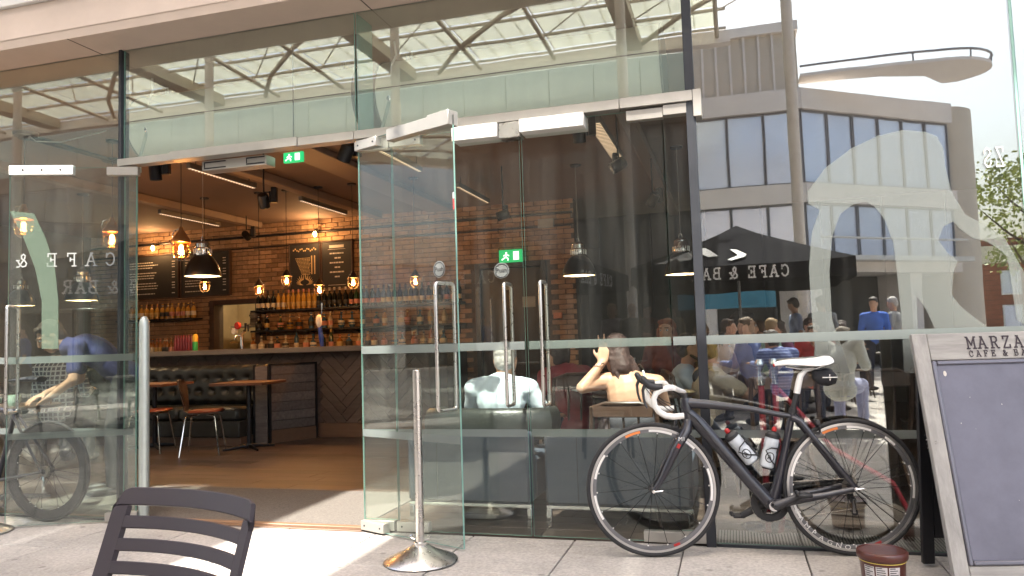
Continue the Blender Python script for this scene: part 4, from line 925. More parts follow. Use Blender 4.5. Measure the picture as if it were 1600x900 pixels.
# banquette
bq = thing('banquette', 'deep buttoned dark leather banquette along the front of the bar', 'seating', (0, 3.9, 0))
def tuft(x0, x1, z0, z1, y, nx, nz, dep):
    b = MB(); vs = []; fs = []; NX, NZ = nx*8, nz*8
    for j in range(NZ+1):
        for i in range(NX+1):
            u, v = i/8, j/8; s = 0
            dd = 9
            for oy in (0, 1, 2, 3, 4, 5):
                sh = .5 if oy % 2 else 0
                du = (u-sh) - round(u-sh); dv = v-oy
                dd = min(dd, math.hypot(du*1.0, dv*1.0))
            fold = min(abs(((u+v*.5) % 1)-.5), abs(((u-v*.5) % 1)-.5))
            bul = (1-math.exp(-(dd/.22)**2))*.75+.25*(1-math.exp(-((.5-fold)/.07)**2))
            e = min(1, min(i, NX-i)/3+.2, min(j, NZ-j)/3+.2)
            vs.append((x0+(x1-x0)*i/NX, y-dep*bul*math.sin(e*math.pi/2), z0+(z1-z0)*j/NZ))
    for j in range(NZ):
        for i in range(NX): a = j*(NX+1)+i; fs.append((a, a+1, a+NX+2, a+NX+1))
    return b.add(vs, fs)
ob('back_cushion', tuft(-8.9, -5.56, .46, .93, -.02, 17, 3, .06), bq, mats=LEATH)
ob('back_board', MB().bbox((-8.95, -.02, 0), (-5.55, .36, .925), .01), bq, mats=LEATH)
for k in range(4): ob('seat_cushion', MB().bbox((-8.9+k*.837, -.52, .30), (-8.9+k*.837+.828, -.075, .455), .03), bq, mats=LEATH)
ob('plinth', MB().bbox((-8.9, -.46, .0), (-5.56, -.03, .10), .004), bq, mats=mat('plinth_brown', (.13, .08, .055), .5)); ob('seat_base', MB().bbox((-8.9, -.49, .105), (-5.56, -.03, .295), .01), bq, mats=LEATH)
def shell_chair(lab, x, y, rz, grp='plywood shell chairs at the bar tables'):
    t = thing('shell_chair', lab, 'chair', (x, y, 0), rz, grp)     # faces local +y
    def shell():
        b = MB(); vs = []; fs = []; rows_ = [(.20, .455, .19), (.05, .44, .20), (-.12, .445, .17), (-.17, .47, .14), (-.195, .53, .105), (-.205, .60, .13), (-.225, .70, .185), (-.24, .76, .19), (-.25, .80, .17), (-.252, .812, .12)]
        for (yy_, z, hw_) in rows_:
            for k in range(9):
                a = (k-4)/4; vs.append((a*hw_, yy_+.03*a*a*(1 if z > .5 else 0), z+.012*a*a*(1 if z <= .5 else 0)))
        n = len(vs)
        for (yy_, z, hw_) in rows_:
            for k in range(9):
                a = (k-4)/4; vs.append((a*hw_, yy_+.03*a*a*(1 if z > .5 else 0)-(.01 if z > .46 else 0), z+.012*a*a*(1 if z <= .5 else 0)-(.010 if z <= .47 else .0)))
        m_ = len(rows_)
        for i in range(m_-1):
            for k in range(8): a = i*9+k; fs.append((a, a+1, a+10, a+9)); fs.append((n+a, n+a+9, n+a+10, n+a+1))
            for k in (0, 8): a = i*9+k; fs.append((a, a+9, n+a+9, n+a) if k == 0 else (a, n+a, n+a+9, a+9))
        for k in range(8): fs.append((k, n+k, n+k+1, k+1)); a = (m_-1)*9+k; fs.append((a, a+1, n+a+1, n+a))
        return b.add(vs, fs).mesh('shell', DWOOD)
    ob('shell', shared('shell', shell), t)
    ob('seat_pad', shared('spad', lambda: MB().bbox((-.175, -.13, .448), (.175, .195, .478), .014).mesh('seat_pad', REDL)), t)
    for sx in (-1, 1):
        for sy in (-1, 1): ob('leg', shared(('sleg', sx, sy), lambda: MB().tube([(sx*.05, sy*.05, .425), (sx*.15, sy*.13, .425), (sx*.17, sy*.15, .40), (sx*.23, sy*.20, .002)], .0085, 8).mesh('leg', CHROME)), t)
    return t
shell_chair('plywood shell chair with red-brown seat at the near bar table', -5.62, 2.86, -R(62))
shell_chair('plywood shell chair with red-brown seat half hidden by the left door post', -6.40, 2.95, -R(70))
def cafe_table(lab, x, y, z=.75, r=.34, top=DWOOD, square=False, rz=0, grp=None):
    t = thing('cafe_table', lab, 'table', (x, y, 0), rz, grp)
    if square: ob('table_top', shared(('ttop', r, z), lambda: MB().bbox((-r, -r, z-.03), (r, r, z), .004).mesh('table_top', top)), t)
    else: ob('table_top', shared(('ttopr', r, z, top.name), lambda: MB().lathe([(0, z-.028), (r-.01, z-.028), (r, z-.022), (r, z-.004), (r-.004, z), (0, z)], 32).mesh('table_top', top)), t)
    ob('pedestal', shared(('ped', z), lambda: MB().tube([(0, 0, .03), (0, 0, z-.03)], .026, 14).mesh('pedestal', BLACKM)), t)
    for k in range(4): ob('foot', shared('foot', lambda: MB().tube([(0, 0, .035), (.12, 0, .028), (.29, 0, .012)], [.026, .02, .012], 8, sq=.8, up=(0, 0, 1)).mesh('foot', BLACKM)), t, rot=(0, 0, R(45+90*k)))
    return t
WOODT = mat('brown_table_top', (.15, .06, .03), .35, 0, .3, 3, 0, None, (1, 8, 8))
cafe_table('square brown wooden table in front of the banquette', -5.33, 3.27, .755, .31, WOODT, True, R(8), 'square tables along the banquette')
cafe_table('square brown wooden table at the left end of the banquette', -6.62, 3.27, .755, .31, WOODT, True, R(4), 'square tables along the banquette')
# ---- shelves and bottles
sh = thing('bottle_shelf', 'long dark upper and lower shelves of bottles on the brick wall', 'shelf', (0, 6.44, 0))
for z in (1.745, 1.42): ob('shelf_board', MB().bbox((-7.52, -.02, z-.03), (-3.9, .235, z), .003), sh, mats=BLACKM)
for x in (-7.4, -6.5, -5.6, -4.7, -4.0):
    for z in (1.745, 1.42): ob('bracket', MB().tube([(x, .235, z-.16), (x, .225, z-.045), (x, .0, z-.042)], .008, 6), sh, mats=BLACKM)
s2 = thing('bottle_shelf', 'short dark shelf of amber bottles left of the serving hatch', 'shelf', (0, 6.44, 0)); ob('shelf_board', MB().bbox((-10.2, -.02, 1.65), (-8.63, .235, 1.68), .003), s2, mats=BLACKM)
s3 = thing('back_counter', 'dark back counter under the bottle shelves', 'counter', (0, 6.1, 0)); ob('counter_slab', MB().bbox((-10.4, 0, 1.05), (-3.9, .58, 1.085), .003), s3, mats=DGREY); ob('cabinet', MB().bbox((-10.4, .04, 0), (-3.9, .57, 1.045), .004), s3, mats=BLACKM)
def bcol(n, c, tr=0): return mat('bottle_glass_'+n, c, .08, 0, .05, 4, coat=.5)
BG = [bcol('black', (.008, .010, .008)), bcol('green', (.02, .05, .02)), bcol('amber', (.30, .11, .02)), bcol('pale', (.40, .36, .28)), bcol('gold', (.45, .25, .05)), bcol('blue', (.05, .12, .22))]
LB = [mat('cream_label', (.62, .56, .46), .7, 0, .1, 40), mat('pink_label', (.55, .25, .20), .7, 0, .1, 40), mat('black_label', (.03, .03, .03), .6), mat('gold_label', (.5, .34, .12), .6)]
PR = {'wine': [(0, 0), (.036, 0), (.037, .01), (.037, .19), (.030, .215), (.0145, .235), (.0135, .30), (.015, .302), (.015, .315), (0, .315)],
      'spirit': [(0, 0), (.040, 0), (.041, .01), (.041, .15), (.034, .175), (.014, .195), (.013, .235), (.017, .237), (.017, .26), (0, .26)],
      'squat': [(0, 0), (.050, 0), (.052, .01), (.050, .11), (.035, .145), (.015, .16), (.014, .195), (.021, .197), (.021, .225), (0, .225)],
      'round': [(0, 0), (.03, 0), (.050, .03), (.055, .07), (.045, .12), (.016, .15), (.015, .22), (.019, .222), (.019, .245), (0, .245)]}
CN = ['black', 'green', 'amber', 'clear', 'golden', 'blue']; LN_ = ['cream', 'pink', 'black', 'gold']
def bottle(x, y, z, kind, ci, li, label, grp):
    t = ob('bottle', shared(('bt', kind, ci), lambda: MB().lathe(PR[kind], 14).mesh('bottle', BG[ci])), None, (x, y, z), (0, 0, rnd.random()*.6))
    tag(t, label, 'bottle', grp)
    r = .0385 if kind == 'wine' else (.0425 if kind == 'spirit' else .0525)
    ob('label', shared(('lb', kind, li), lambda: MB().lathe([(r, .045), (r+.0006, .046), (r+.0006, .115), (r, .116)], 16).mesh('label', LB[li])), t)
    hh = PR[kind][-1][1]; ob('cap', shared(('cp', kind, li), lambda: MB().lathe([(.0155, hh-.045), (.0165, hh-.043), (.0165, hh+.003), (0, hh+.003)], 12).mesh('cap', LB[(li+2) % 4])), t)
def brow(n, x0, x1, y, z, kinds, where, grp, jit=.0, cols=None):
    for k in range(n):
        x = x0+(x1-x0)*k/(n-1)+rnd.uniform(-jit, jit); kd = kinds[k % len(kinds)] if jit == 0 else rnd.choice(kinds)
        ci = cols[int(k/n*len(cols))] if cols else rnd.randrange(6); li = [0, 3, 2, 1, 0][int(k/n*5)] if jit == 0 else rnd.randrange(4)
        bottle(x, y+rnd.uniform(-.02, .02), z, kd, ci, li, f'{ORD[k]} bottle {where}, {CN[ci]} with {LN_[li]} label', grp)
brow(30, -7.46, -4.75, 6.56, 1.745, ['wine'], 'from the left on the top wine shelf', 'wine bottles on the top shelf', 0, [0, 4, 4, 0, 0, 1, 0, 0])
brow(8, -4.66, -3.96, 6.56, 1.745, ['wine'], 'of the far top-shelf group', 'wine bottles on the top shelf', 0, [0])
brow(18, -7.45, -4.2, 6.56, 1.42, ['spirit', 'squat', 'round'], 'from the left on the middle shelf', 'spirit bottles on the middle shelf', .045)
brow(22, -7.45, -4.2, 6.42, 1.085, ['spirit', 'squat', 'round', 'wine'], 'from the left on the back counter', 'spirit bottles on the back counter', .03, None)
brow(13, -10.0, -8.72, 6.56, 1.68, ['spirit'], 'from the left on the short left shelf', 'amber bottles on the short shelf', 0, [4])
brow(9, -9.35, -8.75, 6.25, 1.085, ['spirit'], 'in the syrup row beside the hatch', 'syrup bottles', 0, [2])
# serving hatch: frame and lit kitchen niche
hc = thing('serving_hatch', 'dark framed serving hatch in the brick wall with the lit kitchen behind', 'window', (0, 6.7, 0))
HX0, HX1, HZ0, HZ1 = -8.42, -7.56, 1.12, 1.90
for a, b_ in (((HX0-.06, -.05, HZ0-.02), (HX0+.03, .10, HZ1+.06)), ((HX1-.03, -.05, HZ0-.02), (HX1+.06, .10, HZ1+.06)), ((HX0+.031, -.05, HZ1-.02), (HX1-.031, .10, HZ1+.06)), ((HX0+.031, -.05, HZ0-.02), (HX1-.031, .10, HZ0+.02))): ob('frame', MB().bbox(a, b_, .004), hc, mats=DWOOD)
KW = mat('kitchen_wall', (.62, .52, .34), .7)
ob('kitchen_back', MB().box((HX0-.5, 1.3, .9), (HX1+.5, 1.34, 2.3)), hc, mats=KW)
for s in (HX0-.5, HX1+.5): ob('kitchen_side', MB().box((s-.02, .245, .9), (s+.02, 1.295, 2.3)), hc, mats=KW)
ob('kitchen_top', MB().box((HX0-.5, .245, 2.3), (HX1+.5, 1.34, 2.33)), hc, mats=KW); ob('kitchen_shelf', MB().bbox((HX0-.2, .7, 1.52), (HX1+.4, 1.1, 1.55), .003), hc, mats=WHITEP); ob('kitchen_shelf', MB().bbox((HX0-.2, .7, 1.24), (HX1+.4, 1.1, 1.27), .003), hc, mats=mat('kitchen_ply', (.4, .25, .1), .6))
kl = lamp_light(hc, 2.2, 6, .1, (1, .78, .5), 'kitchen_light'); kl.location = ((HX0+HX1)/2+.2, .5, 2.2)
for k in range(6): tag(ob('pizza_box', MB().bbox((-.26, -.22, 0), (.26, .22, .035), .003), None, (-7.95+rnd.uniform(-.02, .02), 7.6, 1.553+k*.0365), (0, 0, rnd.uniform(-.05, .05)), mats=mat('box_card', (.10, .07, .05), .8)), f'{ORD[k]} dark pizza box from the bottom of the stack in the hatch', 'box', 'pizza boxes in the hatch')
for k in range(5): tag(ob('paper_cone', MB().lathe([(0, 0), (.03, .0), (.05, .14), (.046, .14), (0, .02)], 14), None, (-8.25+.11*k, 7.55, 1.272), mats=mat('cone_paper', (.62, .45, .22), .8)), f'{ORD[k]} brown paper cup from the left in the serving hatch', 'cup', 'paper cups in the hatch')
# ---- menu boards
def menu(lab, x0, x1, z0, z1, y=6.60, cols=1, style=0):
    t = thing('menu_board', lab, 'menu board', (0, y, 0), 0, 'chalk menu boards on the brick wall')
    ob('board', MB().bbox((x0, .0, z0), (x1, .045, z1), .003), t, mats=BOARDM)
    for a, b_ in (((x0-.02, -.01, z0-.02), (x0, .05, z1+.02)), ((x1, -.01, z0-.02), (x1+.02, .05, z1+.02)), ((x0, -.01, z1+.001), (x1, .05, z1+.02)), ((x0, -.01, z0-.02), (x1, .05, z0-.001))): ob('frame', MB().bbox(a, b_, .002), t, mats=DWOOD)
    b = MB(); n = int((z1-z0-.12)/.045); W = x1-x0
    if style == 0:
        for k in range(n):
            z = z1-.12-k*.045; x = x0+.08
            if k % 4 == 3: continue
            while x < x0+.08+W*rnd.uniform(.35, .6): l_ = rnd.uniform(.02, .06); b.box((x, -.0025, z), (x+l_, -.0005, z+.014)); x += l_+.012
            b.box((x1-.12, -.0025, z), (x1-.06, -.0005, z+.014))
    elif style == 1:
        b.box((x0+W*.25, -.0025, z1-.10), (x1-W*.25, -.0005, z1-.055)); b.box((x0+W*.2, -.0025, z1-.125), (x1-W*.2, -.0005, z1-.12)); b.box((x0+W*.2, -.0025, z0+.03), (x1-W*.2, -.0005, z0+.036))
        for k in range(6):
            z = z1-.20-k*.075; hwid = (.17 if k % 2 == 0 else .05)*W*1.4; x = (x0+x1)/2-hwid
            while x < (x0+x1)/2+hwid: l_ = rnd.uniform(.02, .05); b.box((x, -.0025, z), (x+l_, -.0005, z+.022)); x += l_+.010
    ob('chalk_writing', b, t, mats=CHALK, kind='stuff')
    if style == 2:
        b2_ = MB()
        for k in range(13):
            z = z1-.24-k*.022; xx = x0+.10+.010*k
            while xx < x0+W*.66: l_ = rnd.uniform(.01, .03); b2_.box((xx, -.0025, z), (xx+l_, -.0005, z+.010)); xx += l_+.007
        for k in range(2): b2_.box((x0+W*(.72+.1*k), -.0025, z0+.23), (x0+W*(.76+.1*k), -.0005, z1-.2))
        for k in range(14): a = rnd.uniform(-.3, .3); b2_.ell((x0+.07+k*(W-.14)/13, -.001, z1-.10+.02*math.sin(k*1.7)), (.014, .002, .014), seg=7, rings=4)
        for s in (-1, 1):
            for k in range(7):
                a = R(25+k*13); c_ = Vector(((x0+x1)/2+s*.03, 0, z0+.06)); e_ = c_+Vector((s*math.cos(a)*(.10+.02*k), 0, math.sin(a)*(.06+.022*k))); b2_.tube([c_+Vector((s*.02*k, -.002, .006*k)), (c_+e_)/2+Vector((s*.02, -.002, 0)), e_+Vector((s*.03, -.002, 0))], [.004, .011, .002], 6)
        ob('laurel_illustration', b2_, t, mats=GOLDS, kind='stuff')
menu('leftmost wide menu board, partly hidden by the door jamb', -10.15, -9.07, 2.05, 2.78)
menu('menu board behind the copper cage lamp and dome lamp', -9.0, -8.05, 2.05, 2.78)
menu('left of the two menu boards over the wine, with gold laurel illustration', -6.89, -6.35, 2.07, 2.80, style=2)
menu('right of the two menu boards over the wine, with centred chalk prices', -6.30, -5.78, 2.07, 2.80, style=1)
# ---- door in the brick wall, signs
dd = thing('service_door', 'black service door with glazed panel and pull handle in the brick wall', 'door', (0, 6.7, 0))
ob('door_leaf', MB().bbox((-3.66, .05, .01), (-2.71, .10, 2.22), .004), dd, mats=DGREY)
for a, b_ in (((-3.74, -.03, 0), (-3.665, .12, 2.30)), ((-2.705, -.03, 0), (-2.63, .12, 2.30)), ((-3.664, -.03, 2.226), (-2.706, .12, 2.30))): ob('door_frame', MB().bbox(a, b_, .004), dd, mats=BLACKM)
ob('handle', MB().tube([(-3.5, .0, 1.0), (-3.5, -.03, 1.02), (-3.5, -.03, 1.75), (-3.5, .0, 1.77)], .012, 8), dd, mats=STEEL)
ob('door_sign', MB().bbox((-3.02, .036, 1.62), (-2.82, .048, 1.78), .002), dd, mats=mat('sign_grey', (.35, .36, .36), .6)); ob('door_sign', MB().lathe([(0, 0), (.06, 0), (.06, .004), (0, .004)], 20, M=Matrix.Translation((-3.25, .045, 1.95)) @ Matrix.Rotation(R(90), 4, 'X')), dd, mats=mat('sign_grey', (.35, .36, .36), .6))
def exit_sign(lab, p, w_, h_, rz=0, flip=1):
    t = thing('exit_sign', lab, 'sign', p, rz, 'green emergency exit signs')
    ob('sign_plate', MB().bbox((-w_/2, -.012, -h_/2), (w_/2, .012, h_/2), .003), t, mats=GREENS)
    s = h_
    b = MB(); b.ell((-w_*.18, -.0135, s*.25), (s*.08, .002, s*.08), seg=10, rings=5)
    for a, c_ in (((-.18, .15), (-.20, -.08)), ((-.20, -.08), (-.10, -.20)), ((-.10, -.20), (-.12, -.36)), ((-.20, -.08), (-.30, -.18)), ((-.30, -.18), (-.38, -.30)), ((-.18, .12), (-.30, .02)), ((-.18, .12), (-.06, .02))):
        b.tube([(a[0]*w_, -.0135, a[1]*s), (c_[0]*w_, -.0135, c_[1]*s)], s*.05, 6)
    b.box((w_*.12, -.0145, -s*.32), (w_*.36, -.0125, s*.34)); ob('running_figure', b, t, mats=WHITES); return t
exit_sign('green exit sign over the dark service door', at(798, 400, 6.6), .36, .19)
p = at(459, 246, .28); exit_sign('green exit sign hanging under the transom in the doorway', p, .15, .072)
tag(ob('ceiling_hanger', MB().tube([(p.x, p.y, p.z+.045), (p.x, p.y, CZ)], .004, 5), mats=BLACKM), 'thin rod holding the doorway exit sign', 'rod')
for lab, px, py, w_, h_, m_ in (('small red and cream call point beside the service door', 872, 493, .13, .085, mat('callpoint', (.55, .2, .1), .5)), ('small grey notice high on the brick wall near the corner', 853, 349, .24, .13, mat('sign_grey', (.35, .36, .36), .6)), ('thin white switch box on the brick wall left of the door', 648, 515, .09, .16, WHITEP), ('pale thermostat on the brick wall behind the open leaf', 690, 512, .06, .20, WHITEP)):
    p = at(px, py, 6.66); tag(ob('wall_box', MB().bbox((-w_/2, -.03, -h_/2), (w_/2, .02, h_/2), .004), loc=p, mats=m_), lab, 'wall box')
# ---- beer fonts
p = at(378, 545, 4.5)
t = thing('beer_font', 'chrome beer font with red and white lenses on the bar', 'beer tap', (p.x, 4.5, 1.128), -.3)
ob('column', MB().tube([(0, 0, 0), (0, 0, .16), (.02, -.01, .21), (.09, -.02, .24)], [.028, .024, .022, .02], 14), t, mats=CHROME); ob('font_lens', MB().lathe([(0, -.02), (.045, -.02), (.05, 0), (.045, .02), (0, .02)], 22, M=Matrix.Translation((-.02, -.05, .31)) @ Matrix.Rotation(R(90), 4, 'X')), t, mats=REDP); ob('font_lens', MB().lathe([(0, -.02), (.042, -.02), (.046, 0), (.042, .02), (0, .02)], 22, M=Matrix.Translation((-.07, -.06, .24)) @ Matrix.Rotation(R(90), 4, 'X')), t, mats=WPL)
ob('spout', MB().tube([(.0, -.03, .18), (.0, -.10, .18), (.0, -.11, .13)], [.010, .010, .008], 8), t, mats=CHROME); ob('tap_handle', MB().tube([(.10, -.02, .24), (.12, -.03, .34)], [.010, .018], 10).tube([(.16, -.02, .23), (.17, -.03, .32)], [.010, .018], 10), t, mats=BPL)
p = at(500, 543, 4.5)
t = thing('beer_font', 'tall blue beer font with white oval badge on the bar', 'beer tap', (p.x, 4.5, 1.128))
ob('column', MB().tube([(.03, 0, 0), (.02, 0, .12), (0, 0, .24), (.0, 0, .30)], [.022, .034, .022, .014], 14), t, mats=mat('blue_enamel', (.02, .06, .40), .3, 0, .1)); ob('badge', MB().ell((0, -.02, .33), (.045, .014, .085), seg=20), t, mats=WPL); ob('tap_handle', MB().tube([(.02, 0, .38), (.035, 0, .46), (.035, 0, .56)], [.008, .010, .018], 10), t, mats=CHROME)
p = at(305, 540, 4.55)
t = thing('squash_bottle', 'yellow and green bottle standing on the left part of the bar', 'bottle', (p.x, 4.55, 1.128)); ob('bottle_body', MB().lathe([(0, 0), (.035, 0), (.036, .10), (.03, .12), (0, .12)], 16), t, mats=mat('green_plastic', (.02, .4, .12), .4)); ob('bottle_top', MB().lathe([(0, .12), (.036, .121), (.036, .20), (.02, .225), (0, .225)], 16), t, mats=mat('yellow_plastic', (.7, .5, .05), .4))
for k in range(9):
    p = at(273+k*4.2, 545, 4.6); tag(ob('glass_bottle', MB().lathe([(0, 0), (.020, 0), (.021, .16), (.012, .19), (.012, .215), (0, .215)], 12), loc=(p.x, 4.62, 1.128), mats=mat('dark_red_glass', (.18, .02, .03), .15)), f'{ORD[k]} dark red bottle from the left in the row on the bar', 'bottle', 'dark red bottles on the bar')
# ---- sofas near the window and seating
SOF = mat('slate_sofa', (.060, .072, .098), .6, 0, .08, 4, .001, 90)
for x0, x1, lab in ((-2.02, -1.22, 'slate grey sofa behind the glass left of the door gap'), (-1.13, -.27, 'slate grey sofa behind the front wheel of the bicycle')):
    t = thing('lounge_sofa', lab, 'sofa', ((x0+x1)/2, .22, 0), 0, 'slate sofas with steel bases by the window'); h_ = (x1-x0)/2
    ob('sofa_back', MB().bbox((-h_, 0, .135), (h_, .14, .56), .02), t, mats=SOF); ob('sofa_seat', MB().bbox((-h_, .145, .135), (h_, .72, .40), .02), t, mats=SOF)
    ob('panel_seam', MB().box((-h_+.2, -.0015, .15), (-h_+.203, .001, .54)), t, mats=BLACKM)
    for yy_ in (.02, .68):
        ob('base_bar', MB().bbox((-h_, yy_, .112), (h_, yy_+.03, .134), .002), t, mats=CHROME)
        for s in (-1, 1): ob('foot', MB().bbox((s*h_-.015-s*.015, yy_, 0), (s*h_+.015-s*.015, yy_+.03, .111), .002), t, mats=CHROME)
t = thing('tub_seat', 'black padded tub seat back behind the grey haired man', 'seat', (-1.53, .40, 0))
ob('seat_back', MB().tube([(-.42, .30, .585), (-.42, .06, .595), (-.30, -.02, .60), (.0, -.035, .60), (.26, -.02, .60), (.36, .06, .595), (.36, .30, .585)], .10, 16, sq=.45, up=(0, 0, 1)), t, mats=LEATH)
def bent_chair(lab, x, y, rz, grp='dark wooden cafe chairs among the tables'):
    t = thing('wooden_chair', lab, 'chair', (x, y, 0), rz, grp)
    ob('seat', shared('bseat', lambda: MB().lathe([(0, .44), (.19, .44), (.20, .45), (.195, .465), (0, .46)], 24).mesh('seat', DWOOD)), t)
    ob('backrest', shared('bback', lambda: MB().tube([(-.19, -.15, .45), (-.20, -.20, .70), (-.19, -.23, .84), (-.10, -.25, .87), (.10, -.25, .87), (.19, -.23, .84), (.20, -.20, .70), (.19, -.15, .45)], .014, 8).bbox((-.18, -.255, .77), (.18, -.235, .86), .006).mesh('backrest', DWOOD)), t)
    for k in range(3): ob('back_spindle', shared('bsp', lambda: MB().tube([(0, -.17, .46), (0, -.235, .78)], .008, 6).mesh('back_spindle', DWOOD)), t, ((k-1)*.09, 0, 0))
    for sx in (-1, 1):
        for sy in (-1, 1): ob('leg', shared(('bleg', sx, sy), lambda: MB().tube([(sx*.13, sy*.13, .445), (sx*.19, sy*.19, .002)], [.017, .012], 8).mesh('leg', DWOOD)), t)
    return t
RT = 'round dark tables in the seating area'
for lab, x, y in (('round dark table in front of the bare-shouldered woman', -.62, 1.12), ('round dark table beside the young man in the grey T-shirt', .02, 2.55), ('round dark table left of the bare-shouldered woman, with the plant', -1.55, 1.95), ('round dark table at the back by the brick wall corner', -1.9, 4.9),
                  ('round dark table behind the saddle of the bicycle', .62, 1.75), ('round dark table at the far right behind the A-board', 1.7, 2.6), ('round dark table behind the left window where the waiter bends', -5.50, .42), ('round dark table in the left corner of the room', -7.4, 1.6)):
    cafe_table(lab, x, y, .74, .36, DWOOD, grp=RT)
for lab, x, y, rz in (('wooden chair of the bare-shouldered woman', -.66, .62, 0), ('wooden chair of the young man in the grey T-shirt', -.55, 2.42, -R(80)), ('empty wooden chair right of the plant table', -1.02, 1.98, R(90)), ('wooden chair with its back to the window right of the mullion', .28, .98, 0), ('wooden chair of the person in the cream top', -.25, 1.38, -R(75)),
                      ('wooden chair at the grille end of the seating, behind the saddle bag', .80, 1.12, R(10)), ('empty wooden chair at the back of the seating area', -1.4, 4.4, R(20)), ('empty wooden chair behind the A-board', 1.35, 2.0, R(10)), ('wooden chair by the left window table', -6.5, 1.35, -R(90)), ('wooden chair in the left corner', -7.1, 2.2, R(180)), ('wooden chair of the person in the red top', -1.15, 1.35, R(20)), ('wooden chair facing the window at the table behind the saddle', .62, 2.3, R(180))):
    c_ = bent_chair(lab, x, y, rz)
    if 'bare-shouldered' in lab: c_.scale = (1, 1, .84); c_.location.y = .55
# table things
t = thing('potted_plant', 'bright green plant in a grey pot on the table beside the raised elbow', 'plant', (-1.42, 1.85, .74))
ob('pot', MB().lathe([(0, 0), (.045, 0), (.055, .09), (.05, .09), (0, .07)], 18), t, mats=mat('grey_pot', (.35, .33, .30), .7))
b = MB()
for k in range(70):
    a = rnd.uniform(0, 6.28); el = rnd.uniform(.2, 1.4); l_ = rnd.uniform(.05, .12); c_ = Vector((math.cos(a)*math.cos(el), math.sin(a)*math.cos(el), math.sin(el))); s_ = c_.orthogonal().normalized()*.012
    b.add([Vector((0, 0, .08)), c_*l_*.6+s_+Vector((0, 0, .08)), c_*l_+Vector((0, 0, .07)), c_*l_*.6-s_+Vector((0, 0, .08))], [(0, 1, 2, 3)])
ob('foliage', b, t, mats=mat('lime_leaf', (.22, .42, .03), .5, 0, .3, 20), kind='stuff')
def mug(lab, x, y, z, grp=None, r=.042, m=WPL):
    t = thing('coffee_cup', lab, 'cup', (x, y, z), rnd.random()*6, grp)
    ob('cup_body', shared(('cup', r, m.name), lambda: MB().lathe([(0, 0), (r*.7, 0), (r*.95, .03), (r, .085), (r-.004, .085), (r*.85, .02), (0, .01)], 20).mesh('cup_body', m)), t); ob('cup_handle', shared(('cuph', r, m.name), lambda: MB().tube([(r*.9, 0, .065), (r*1.5, 0, .06), (r*1.5, 0, .03), (r*.85, 0, .02)], .005, 6).mesh('cup_handle', m)), t)
p = at(983, 566, 2.3); mug('white coffee cup raised on the table left of the young man', p.x, 2.3, .86, r=.055)
tag(ob('cup_tray', MB().lathe([(0, 0), (.06, 0), (.06, .118), (0, .118)], 20), loc=(p.x, 2.3, .741), mats=BPL), 'black condiment box under the white coffee cup', 'box')
tag(ob('cafe_shelf', MB().bbox((-.3, -.2, 0), (.3, .2, .74), .01), loc=(p.x-.1, 2.35, 0), mats=BLACKM), 'low black cupboard under the white coffee cup', 'cupboard')
p = at(890, 612, 1.9)
t = thing('sauce_bottle', 'white sauce bottle with a red cap on the plant table', 'bottle', (-1.32, 2.05, .74)); ob('bottle_body', MB().lathe([(0, 0), (.028, 0), (.03, .02), (.03, .09), (.018, .12), (0, .12)], 16), t, mats=WPL); ob('cap', MB().lathe([(.016, .12), (.018, .12), (.014, .16), (0, .16)], 12), t, mats=REDP)
mug('mint green cup on the waiter\'s table', -5.38, .36, .74, 'mint green cups on the waiter\'s table', .045, mat('mint_glaze', (.45, .6, .5), .3)); mug('second mint cup nearer the window on the waiter\'s table', -5.52, .30, .74, 'mint green cups on the waiter\'s table', .045, mat('mint_glaze', (.45, .6, .5), .3))
tag(ob('white_plate', MB().lathe([(0, 0), (.07, 0), (.12, .014), (.118, .017), (.07, .004), (0, .004)], 28), loc=(-1.30, 1.0, .0), mats=WPL), 'white plate on the small table right of the grey haired man', 'plate')['z'] = 0
bpy.data.objects['white_plate'].location = (-1.02, 1.15, .742)
DRED = mat('dark_red_enamel', (.16, .012, .018), .35, 0, .1)
# red and chrome stand inside, grille
gt = thing('floor_grille', 'slatted steel floor grille just inside the window behind the bicycle', 'grille', (0, .0, 0))
ob('grille_frame', MB().box((-.14, .03, -.013), (1.9, .33, .001)), gt, mats=BLACKM)
for k in range(126): ob('grille_slat', shared('gsl', lambda: MB().bbox((0, .035, .0015), (.0075, .325, .0065), .0008).mesh('grille_slat', STEELP)), gt, (-.135+k*.016, 0, 0))
for k, (x, y, lab) in enumerate(((.135, .42, 'left red post with chrome top behind the bicycle frame'), (.215, .50, 'right red post with chrome top behind the bicycle frame'))):
    t = thing('red_post', lab, 'post', (x, y, 0), 0, 'red and chrome posts inside the window')
    ob('base_disc', MB().lathe([(0, 0), (.15 if k == 0 else .09, 0), (.15 if k == 0 else .09, .012), (.03, .03), (0, .03)], 36), t, mats=CHROME); ob('red_tube', MB().tube([(0, 0, .03), (0, 0, .82)], .018, 14), t, mats=DRED); ob('chrome_top', MB().tube([(0, 0, .82), (0, 0, .93), (0, 0, .94), (0, 0, .97)], [.022, .022, .028, .020], 14), t, mats=CHROME)
t = thing('red_bench_frame', 'slanting red tubular frame behind the rear wheel', 'frame', (0, .6, 0))
ob('slanting_tube', MB().tube([at(1215, 608, .6)-Vector((0, .6, 0)), at(1300, 700, .6)-Vector((0, .6, 0)), at(1395, 755, .6)-Vector((0, .6, 0)), at(1420, 800, .6)-Vector((0, .6, 0))], .016, 12), t, mats=DRED)
ob('support_leg', MB().tube([at(1420, 800, .6)-Vector((0, .6, 0)), Vector((at(1420, 800, .6).x, 0, .002))], .012, 10), t, mats=DRED)

